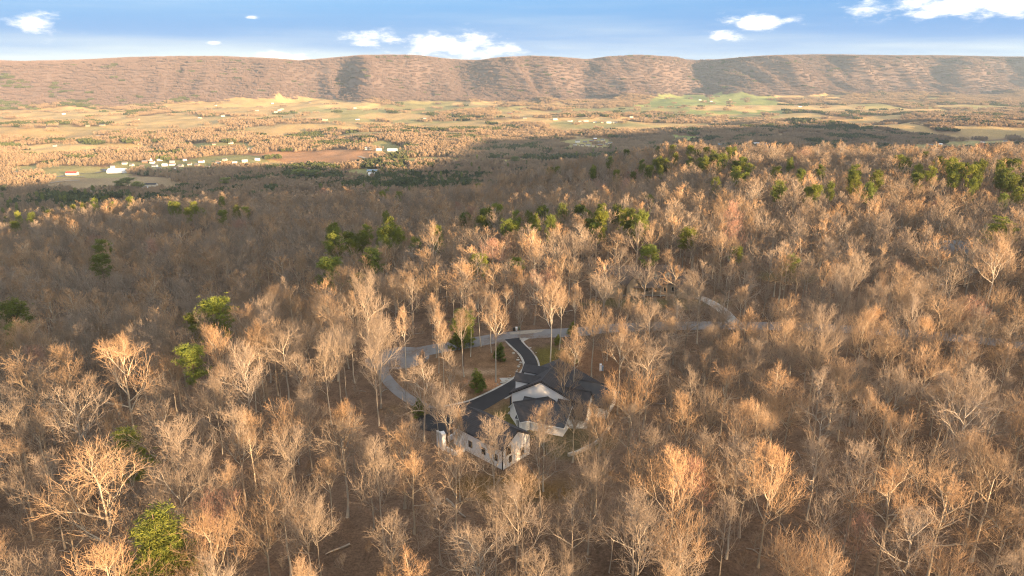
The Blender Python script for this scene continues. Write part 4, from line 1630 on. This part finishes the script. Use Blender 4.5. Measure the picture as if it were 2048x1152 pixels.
# --- walled court left of the garage
court = root('walled_court', -13, 131, 0, 'sunken court edged by white parapet walls left of the garage', 'courtyard')
cp = {k: plane_pt(*v) for k, v in {'l': (892, 903), 'f': (909, 912), 'r': (930, 903), 'b': (918, 872), 'k': (898, 884)}.items()}


def wall_seg(p, q, z0, z1, th=0.35, name='wall', mat=None, parent=None):
    dx, dy = q[0] - p[0], q[1] - p[1]
    L_ = math.hypot(dx, dy)
    nx, ny = -dy / L_ * th, dx / L_ * th
    o = Shape().poly_prism([(p[0], p[1], z0), (q[0], q[1], z0), (q[0] + nx, q[1] + ny, z0), (p[0] + nx, p[1] + ny, z0)], (0, 0, z1 - z0)).build(name, mat or M['white'], parent)
    return o


wall_seg(cp['l'], cp['f'], -0.3, 1.1, parent=court)
wall_seg((cp['f'][0] + 0.4, cp['f'][1] + 0.2), cp['r'], -0.3, 0.9, parent=court)
wall_seg(cp['k'], cp['b'], -0.3, 1.3, parent=court)
wall_seg((cp['l'][0], cp['l'][1] + 0.4), (cp['l'][0] - 0.5, cp['l'][1] + 1.6), -0.3, 4.2, 0.9, parent=court)
wall_seg((cp['l'][0] - 1.3, cp['l'][1] + 1.6), (cp['l'][0] - 1.8, cp['l'][1] + 2.6), -0.3, 3.8, 0.5, parent=court)
wall_seg((cp['b'][0] - 0.3, cp['b'][1] - 0.5), (cp['b'][0] + 1.0, cp['b'][1] - 1.4), -0.3, 2.2, 0.4, parent=court)
Shape().poly_prism([(cp['l'][0] + 0.6, cp['l'][1] + 0.2, 0.02), (cp['f'][0], cp['f'][1] + 0.8, 0.02), (cp['r'][0] - 0.4, cp['r'][1], 0.02), (cp['b'][0], cp['b'][1] - 0.6, 0.02), (cp['k'][0] + 0.3, cp['k'][1], 0.02)], (0, 0, 0.1)).build('floor', M['brown_roof'], court)
settle(court)

# --- main house
fm_ = Frame(6.6, 146.6, 0.38, 0.925)           # main ridge, away from the gable end
hs = root('main_house', 8, 150, 0, 'large white house with charcoal roofs at the foot of the curved black driveway', 'house')
gable_block(fm_, 0, 13.0, -7.2, 10.6, 4.6, 9.0, M['white'], M['roof'], hs, over=0.45, trim=M['dark_trim'], tr=0.4)
# right wing, ridge across
fr2 = Frame(*fm_.p(8.5, 6.0, 0)[:2], 0.93, -0.37)
gable_block(fr2, 0, 9.5, -4.6, 4.6, 3.3, 6.6, M['white'], M['roof_metal'], hs, over=0.5, trim=M['dark_trim'])
fr2b = Frame(*fm_.p(2.2, 5.0, 0)[:2], 0.93, -0.37)
gable_block(fr2b, 0, 6.6, -4.6, 4.6, 2.6, 7.2, M['white'], M['roof'], hs, over=0.4, trim=M['dark_trim'])
# lower front wing under the gable end
fr3 = Frame(*fm_.p(-4.6, 2.2, 0)[:2], 0.925, -0.38)
gable_block(fr3, -5.0, 6.2, -4.8, 3.0, 2.4, 5.0, M['white'], M['roof_metal'], hs, over=0.35, trim=M['white'], tr=-2.6)
# the forward wing with the tall window
fr4 = Frame(0.0, 144.7, 0.95, 0.31)
gable_block(fr4, 0, 9.6, -1.4, 6.3, 2.5, 5.0, M['white'], M['roof'], hs, over=0.25, trim=M['white'], tr=1.6)
window(fr4, 0, 4.3, 1.5, 1.1, 1.9, 's-', hs, M['dark_trim'], M['glass'])
window(fr4, 3.0, 6.3, 1.4, 1.2, 1.3, 't+', hs, M['dark_trim'], M['glass'])
window(fr4, 6.5, 6.3, 1.4, 1.2, 1.3, 't+', hs, M['dark_trim'], M['glass'])
# dormers on the left slope
for s_ in (2.6, 8.2):
    fd = Frame(*fm_.p(s_, -4.2, 0)[:2], -0.925, 0.38)
    w_, r_ = Shape(), Shape()
    dw = 1.35
    w_.poly_prism([fd.p(-2.0, -dw, 4.9), fd.p(-2.0, dw, 4.9), fd.p(-2.0, dw, 7.5), fd.p(-2.0, 0, 8.6), fd.p(-2.0, -dw, 7.5)], fd.v(4.5, 0))
    for sg in (-1, 1):
        r_.poly_prism([fd.p(-3.6, 0, 8.66), fd.p(-3.6, sg * (dw + 0.35), 7.24), fd.p(3.0, sg * (dw + 0.35), 7.24), fd.p(3.0, 0, 8.66)], (0, 0, 0.16))
    d_ = w_.build('dormer', M['white'], hs)
    r_.build('dormer_roof', M['roof'], d_)
    window(fd, 2.5, 0, 6.7, 0.9, 1.0, 's+', d_, M['dark_trim'], M['glass'])
# porch posts, beam and deck at the gable end
for t_ in (-6.9, -3.4):
    Shape().poly_prism([fm_.p(-2.0, t_, -0.2), fm_.p(-1.75, t_, -0.2), fm_.p(-1.75, t_ + 0.25, -0.2), fm_.p(-2.0, t_ + 0.25, -0.2)], (0, 0, 4.6)).build('post', M['dark_trim'], hs)
Shape().poly_prism([fm_.p(-2.6, -7.2, -0.2), fm_.p(-0.1, -7.2, -0.2), fm_.p(-0.1, -3.0, -0.2), fm_.p(-2.6, -3.0, -0.2)], (0, 0, 0.45)).build('porch_floor', M['concrete'], hs)
for s_, t_, h_ in ((10.5, 1.2, 1.1), (11.2, 3.4, 0.7), (6.0, 2.6, 0.6)):
    z_ = 9.0 - (t_ / 8.6) * 4.1
    Shape().poly_prism([fm_.p(s_, t_, z_ - 0.1), fm_.p(s_ + 0.18, t_, z_ - 0.1), fm_.p(s_ + 0.18, t_ + 0.18, z_ - 0.1), fm_.p(s_, t_ + 0.18, z_ - 0.1)], (0, 0, h_ + 0.3)).build('roof_vent', M['dark_trim'], hs)
settle(hs)

# --- patio, fire pit, retaining wall
slab('patio', [plane_pt(740 + a / 3.6, 640 + b / 3.6) for a, b in [(1440, 680), (1590, 700), (1560, 785), (1430, 780)]], M['stone'], 0.06)
fpx, fpy = plane_pt(1158, 846)
fp = root('fire_pit', fpx, fpy, 0.06, 'round dark stone fire pit on the patio right of the main house', 'fire pit')
for k in range(12):
    a = k * math.pi / 6
    Shape().poly_prism([(math.cos(a + d) * r_, math.sin(a + d) * r_, 0) for r_, d in ((0.75, -0.24), (1.1, -0.24), (1.1, 0.24), (0.75, 0.24))], (0, 0, 0.45)).build('stone', M['brown_roof'], fp)
rw = root('retaining_wall', 18, 133, 0, 'low curved pale stone retaining wall below the back garden', 'wall')
ps = [plane_pt(740 + a / 3.6, 640 + b / 3.6) for a, b in [(1430, 985), (1490, 968), (1550, 942), (1600, 918), (1640, 890), (1675, 855), (1705, 815), (1730, 780), (1755, 735)]]
for p, q in zip(ps[:-1], ps[1:]):
    n_ = max(1, int(math.hypot(q[0] - p[0], q[1] - p[1]) / 1.1))
    for k in range(n_):
        a = (p[0] + (q[0] - p[0]) * k / n_, p[1] + (q[1] - p[1]) * k / n_)
        b = (p[0] + (q[0] - p[0]) * (k + 0.96) / n_, p[1] + (q[1] - p[1]) * (k + 0.96) / n_)
        wall_seg(a, b, -0.3, 0.75 + random.uniform(-0.04, 0.04), 0.45, 'block', M['stone'], rw)
settle(rw)

# --- small things round the house
bx_, by_ = plane_pt(1203, 741)
ub = root('utility_box', bx_, by_, 0, 'pale blue-white boxes standing alone on leaves behind the main house', 'box')
Shape().box(-0.55, 0.0, -0.4, 0.4, 0, 1.9).build('cabinet', M['tarp'], ub)
Shape().box(0.05, 0.6, -0.35, 0.35, 0, 1.3).build('cabinet', M['blue_metal'], ub)
for (px, py), mt, lb in (((1028, 662), 'black_plastic', 'left one of three bins on the road verge opposite the driveway'),
                         ((1033, 661), 'tarp', 'pale middle one of three bins on the road verge'),
                         ((1039, 660), 'green_plastic', 'right one of three bins on the road verge')):
    x_, y_ = plane_pt(px, py)
    b_ = root('wheeled_bin', x_, y_, 0, lb, 'bin', 'wheeled bins on the verge')
    s_ = Shape()
    s_.v = [(-.25, -.25, .08), (.25, -.25, .08), (.25, .25, .08), (-.25, .25, .08), (-.32, -.36, 1.05), (.32, -.36, 1.05), (.32, .36, 1.05), (-.32, .36, 1.05)]
    s_.f = [(3, 2, 1, 0), (4, 5, 6, 7), (0, 1, 5, 4), (1, 2, 6, 5), (2, 3, 7, 6), (3, 0, 4, 7)]
    s_.build('body', M[mt], b_)
    Shape().box(-.34, .34, -.38, .42, 1.055, 1.12).build('lid', M[mt], b_)
    for sx in (-.3, .24):
        Shape().box(sx, sx + .06, .18, .42, 0.0, 0.24).build('wheel', M['black_plastic'], b_)
x_, y_ = plane_pt(1006, 766)
o = link('boulder', ROCKS[1], None, (x_, y_, 0.2), 0.4, (1.8, 1.2, 1.1))
tag(o, 'dark boulder lying on the pale concrete apron beside the driveway', 'boulder')
for (px, py, s_, lb) in ((874, 1003, 2.0, 'grey boulder on the leaves below the garage'), (878, 1008, 1.1, 'small grey rock touching the boulder below the garage'),
                         (870, 1019, 0.8, 'small pale rock in front of the boulder below the garage')):
    x_, y_ = plane_pt(px, py)
    tag(link('boulder', ROCKS[int(px) % 4], None, (x_, y_, 0.15), px * 0.3, (s_, s_ * 0.8, s_)), lb, 'boulder', 'boulders below the garage')


def fallen_log(p, q, r0, r1, lab):
    a = plane_pt(*p)
    b = plane_pt(*q)
    n = 6
    P = np.array([[a[0] + (b[0] - a[0]) * t + 0.15 * math.sin(t * 7), a[1] + (b[1] - a[1]) * t, 0] for t in np.linspace(0, 1, n)])
    P[:, 2] = height(P[:, 0], P[:, 1]) + np.linspace(r0, r1, n) * 0.9 + 0.1
    v, qd = tubes(P[None], np.linspace(r0, r1, n)[None], 7)
    c0 = v[0].copy() * 0 + P[0]
    me = mesh_np('fallen_log', v - c0, qd.ravel(), np.full(len(qd), 4), M['log'], True)
    tag(link('fallen_log', me, None, tuple(P[0])), lab, 'log', 'fallen trunks on the forest floor')


fallen_log((893, 1001), (930, 1036), 0.26, 0.12, 'pale fallen trunk lying on leaves below the garage court')
fallen_log((1262, 905), (1272, 935), 0.2, 0.12, 'pale fallen trunk on the slope right of the retaining wall')
fallen_log((700, 1090), (650, 1110), 0.2, 0.1, 'thin fallen trunk at the bottom, left of centre')
x_, y_, z_ = spot(1868, 573)
for dx, dy, s_, lb in ((0, 0, 2.2, 'white tarp-covered heap below the sage house, larger one'), (3.2, 0.8, 1.6, 'white tarp-covered heap below the sage house, smaller right one')):
    me = ROCKS[2].copy()
    me.materials.clear()
    me.materials.append(M['tarp'])
    tag(link('tarp_heap', me, None, (x_ + dx, y_ + dy, z_ + 0.2), dx, (s_ * 1.5, s_, s_ * 0.8)), lb, 'tarp')

# evergreen shrubs and the small round cedar
def shrub(px, py, s, lab, kind='cedar', mat=None):
    x, y = plane_pt(px, py)
    me_t, me_c = VAR['cedar'][0]
    e = link('evergreen_shrub', None, None, (x, y, ground_z(x, y) - 0.1), random.uniform(0, 6), (s * 1.15, s * 1.15, s))
    tag(e, lab, 'shrub', 'evergreens in the garden')
    link('trunk', me_t, e)
    link('crown', copy_me_mat(me_c, mat) if mat else me_c, e)


shrub(955, 783, 1.1, 'dense cone-shaped dark evergreen alone in the middle of the lawn island')
shrub(1000, 722, 0.95, 'dark shaggy evergreen left of the driveway near the road')
shrub(1152, 727, 0.32, 'little round green bush on the leaves behind the main house')
shrub(1115, 690, 0.6, 'green bush under pale trees right of the driveway mouth')
shrub(1145, 672, 0.8, 'green bush on the road edge right of the driveway')
shrub(838, 835, 0.9, 'green evergreen at the lower end of the lane left of the parking court')
shrub(845, 722, 0.6, 'reddish shrub at the turning circle', mat=M['wood_red'])
shrub(915, 700, 1.25, 'tall dark evergreen at the near edge of the road left of the driveway')
shrub(940, 690, 1.0, 'dark evergreen close right of the tall one at the road edge')


# --- other houses
def simple_house(px, py, w, d, eave, ridge, az, wall, roof, label, group=None, name='house', cat='house', z_off=0.0, wings=()):
    x, y, z = spot(px, py)
    e = root(name, x, y, z, label, cat, group)
    f = Frame(x, y, math.cos(az), math.sin(az), z + z_off)
    gable_block(f, -w / 2, w / 2, -d / 2, d / 2, eave, ridge, wall, roof, e, over=0.4 if w > 9 else 0.3, base=-1.5, thick=0.25)
    for (s_, t_, ww, dd, ev, rd) in wings:
        q = f.p(s_, t_, 0)
        f2 = Frame(q[0], q[1], f.b[0], f.b[1], z + z_off)
        gable_block(f2, -ww / 2, ww / 2, -dd / 2, dd / 2, ev, rd, wall, roof, e, over=0.4, base=-1.5, thick=0.25)
    settle(e)
    return e, f


# brown-roofed neighbour
e, f = simple_house(1285, 583, 26, 11, 4.4, 9.6, 0.03, M['tan_wall'], M['brown_roof'], 'brown-roofed house with gabled wings beyond the road, seen through bare trees', None, 'house', 'house', 0,
                    [(-13.5, 1.5, 15, 9, 4.2, 9.4), (14.5, 2.0, 14, 8, 3.4, 7.6), (-5, 3.5, 7, 5, 4.2, 8.0)])
for s_ in (-2.0, 3.0, 8.0):
    fd = Frame(*f.p(s_, 3.0, 0)[:2], -f.a[1] * -1 if False else f.b[0], f.b[1], f.z)
    w_, r_ = Shape(), Shape()
    w_.poly_prism([fd.p(-1.5, -0.9, 5.6), fd.p(-1.5, 0.9, 5.6), fd.p(-1.5, 0.9, 7.8), fd.p(-1.5, 0, 8.7), fd.p(-1.5, -0.9, 7.8)], fd.v(2.6, 0))
    for sg in (-1, 1):
        r_.poly_prism([fd.p(-2.4, 0, 8.75), fd.p(-2.4, sg * 1.15, 7.6), fd.p(1.3, sg * 1.15, 7.6), fd.p(1.3, 0, 8.75)], (0, 0, 0.14))
    d_ = w_.build('dormer', M['cream'], e)
    r_.build('dormer_roof', M['brown_roof'], d_)
    window(fd, 1.1, 0, 6.8, 0.8, 1.1, 's+', d_, M['cream'], M['glass'])
for s_ in (-3.5, 0.0, 3.5, 7.0, 10.0):
    window(f, s_, 5.5, 2.2, 1.2, 1.6, 't+', e, M['cream'], M['glass'])
for s_ in (-4.2, -1.2, 1.8, 4.8):
    Shape().poly_prism([f.p(s_, 7.4, -0.5), f.p(s_ + 0.28, 7.4, -0.5), f.p(s_ + 0.28, 7.68, -0.5), f.p(s_, 7.68, -0.5)], (0, 0, 4.0)).build('porch_post', M['cream'], e)
Shape().poly_prism([f.p(-4.8, 5.4, 4.2), f.p(5.6, 5.4, 4.2), f.p(5.6, 8.0, 3.5), f.p(-4.8, 8.0, 3.5)], (0, 0, 0.15)).build('porch_roof', M['brown_roof'], e)
settle(e)
ribbon('neighbour_driveway', [spot(1210, 590)[:2], spot(1260, 588)[:2], spot(1320, 588)[:2], spot(1375, 590)[:2]], 7.5, M['concrete'], 0.14)
ribbon('neighbour_driveway', [spot(1372, 588)[:2], spot(1405, 600)[:2], spot(1440, 620)[:2], spot(1462, 640)[:2], spot(1478, 656)[:2]], 4.2, M['concrete'], 0.18)

# tan roofed house far up
simple_house(1147, 420, 17, 10, 4.0, 8.6, 0.1, M['tan_wall'], M['tan_roof'], 'tan-roofed house with two gables standing in the grey wood above the road', None, 'house', 'house', 6.0,
             [(-5, 4, 9, 8, 4.0, 8.4), (5, 4, 9, 8, 4.0, 8.2)])
simple_house(868, 424, 22, 10, 3.6, 7.5, 0.05, M['brick_wall'], M['grey_roof'], 'faint grey-roofed house in the grey wood above the cul-de-sac', None, 'house', 'house', 6.0)
# sage house at right
e, f = simple_house(1912, 528, 26, 11, 5.6, 9.4, 0.05, M['green_wall'], M['grey_roof'], 'sage-green house half hidden by bare trees at the right edge', None, 'house', 'house', 0.5, [(-7, 4, 9, 7, 4.6, 7.6)])
for s_ in (-2, 4, 9):
    window(f, s_, 5.5, 3.6, 2.0, 1.8, 't+', e, M['white'], M['glass'])
settle(e)
for k, (px, py) in enumerate([(1885, 545), (1925, 540), (1955, 548)]):
    x_, y_, z_ = spot(px, py)
    o = Shape().box(-5, 5, -0.3, 0.3, -0.5, 0.9).build('garden_wall', M['stone'], None, (x_, y_, z_))
    tag(o, ['low pale wall below the left end of the sage house', 'low pale wall below the middle of the sage house', 'low pale wall below the right end of the sage house'][k], 'wall', 'garden walls by the sage house')

# --- valley buildings: (x, y, width m, wall, roof, label)
VB = [
    (39, 350, 30, 'white', 'grey_roof', 'long white barn at the left edge of the valley, beside the road', 12),
    (145, 351, 27, 'cream', 'red_metal', 'red-roofed long building in the valley at left', 12),
    (236, 346, 44, 'white', 'tarp', 'large white flat warehouse in the valley at left', 26),
    (256, 344, 14, 'white', 'grey_roof', 'small white annexe at right end of the large white warehouse', 10),
    (159, 387, 17, 'white', 'grey_roof', 'white house at the foot of the hill, leftmost of the row', 10),
    (186, 386, 14, 'white', 'tan_roof', 'white house at the foot of the hill, second of the row', 10),
    (208, 384, 17, 'white', 'grey_roof', 'white house at the foot of the hill, third of the row', 10),
    (303, 374, 26, 'cream', 'roof', 'dark-roofed house at the foot of the hill, right of the pines', 12),
    (290, 379, 12, 'white', 'grey_roof', 'small white house touching the dark-roofed one', 8),
    (745, 346, 26, 'white', 'blue_metal', 'blue-roofed white building beyond the hill at centre', 12),
    (744, 352, 16, 'white', 'tarp', 'small white building below the blue-roofed one', 9),
    (738, 300, 22, 'white', 'tarp', 'white building beside the quarry road', 12),
    (758, 303, 16, 'cream', 'tarp', 'cream building by the pale valley road', 10),
    (785, 303, 30, 'white', 'tarp', 'long white building at the end of the pale valley road', 10),
    (1445, 293, 28, 'white', 'blue_metal', 'pale blue-roofed shed beyond the sunlit crest', 16),
    (1525, 294, 34, 'white', 'blue_metal', 'blue-white roofed building just behind the sunlit crest', 18),
    (1512, 292, 20, 'white', 'tarp', 'small white roof left of the blue-white building behind the crest', 14),
]
TOWN = [(320, 322), (370, 322), (403, 325), (437, 327), (490, 325), (305, 327), (290, 326), (250, 330), (226, 337), (240, 342), (264, 333), (285, 336), (296, 343),
        (310, 335), (330, 333), (345, 331), (352, 338), (362, 335), (380, 331), (395, 333), (416, 338), (430, 333), (450, 322), (470, 329), (345, 326), (318, 340),
        (428, 291), (442, 297), (470, 302), (500, 300), (462, 288), (448, 305), (340, 302), (110, 293), (280, 289), (197, 275), (300, 322), (275, 317), (480, 336), (515, 322)]
FARM = [(559, 221), (552, 226), (564, 219), (431, 212), (640, 240), (620, 207), (446, 233), (514, 222), (128, 229), (176, 253), (205, 252), (186, 249), (710, 217), (545, 208), (275, 240), (400, 238), (330, 214), (650, 241), (80, 240), (715, 240),
        (1190, 246), (1204, 246), (1218, 247), (1172, 245), (1160, 244), (1140, 243), (1230, 247), (1110, 241), (1410, 203), (1422, 203), (1460, 200), (1400, 201), (1262, 235), (850, 238), (905, 235), (1050, 238), (1020, 228), (1600, 214), (885, 233)]
MOB = [(1150, 291), (1163, 293), (1176, 293), (1188, 294), (1200, 292), (1212, 291), (1170, 286), (1183, 284), (1196, 286), (1208, 287), (1220, 288), (1225, 294), (1190, 280), (1205, 282), (1155, 285), (1370, 279), (1860, 293), (1880, 291), (1965, 286), (2010, 285), (2035, 275), (2042, 287)]
g = np.random.default_rng(33)
for px, py, w, wl_, rf_, lab, dp in VB:
    simple_house(px, py, w, dp, 4.2, 4.2 + dp * 0.22, g.uniform(-0.15, 0.15), M[wl_], M[rf_], lab, 'buildings in the valley', 'valley_building', 'building', 2.0)
wm = ['white', 'cream', 'cream', 'white', 'tan_wall', 'brick_wall']
rm = ['grey_roof', 'tan_roof', 'brown_roof', 'grey_roof', 'tarp']
cn = {'white': 'white', 'cream': 'cream', 'tan_wall': 'tan', 'brick_wall': 'brick'}
rn = {'grey_roof': 'grey-roofed', 'tan_roof': 'tan-roofed', 'brown_roof': 'brown-roofed', 'tarp': 'pale-roofed'}
LANDMARKS = [(39, 350, 'the long white barn'), (145, 351, 'the red-roofed building'), (236, 346, 'the white warehouse'), (180, 386, 'the foothill houses'), (303, 374, 'the dark-roofed house'), (745, 347, 'the blue-roofed building'), (760, 302, 'the pale valley road'), (1180, 288, 'the shaded settlement clearing'), (1525, 294, 'the blue-white roof behind the crest'), (1430, 203, 'the green pasture at right'), (135, 299, 'the golden field at left'), (620, 318, 'the reddish field'), (560, 214, 'the hay fields under the ridge'), (960, 200, 'the big notch of the ridge'), (2048, 285, 'the right edge of the valley'), (0, 240, 'the left edge of the valley'), (1200, 243, 'the long row of white roofs')]
for lst, where, wr in ((TOWN, 'house in the valley village at left', (10, 15)), (FARM, 'farm building far off in the valley fields', (15, 24)), (MOB, 'low house in the shaded valley settlement', (11, 17))):
    for px, py in lst:
        a, b = wm[g.integers(0, 6)], rm[g.integers(0, 5)]
        w = g.uniform(*wr)
        lab = place_words(px, py, '%s %s house' % (rn[b], cn[a]))
        simple_house(px, py, w, 8.5 if w < 18 else 11, 2.9, 5.6, g.uniform(-0.5, 0.5), M[a], M[b], lab, 'houses scattered in the valley', 'valley_house', 'house', 1.5)

print('objects', len(scene.objects))
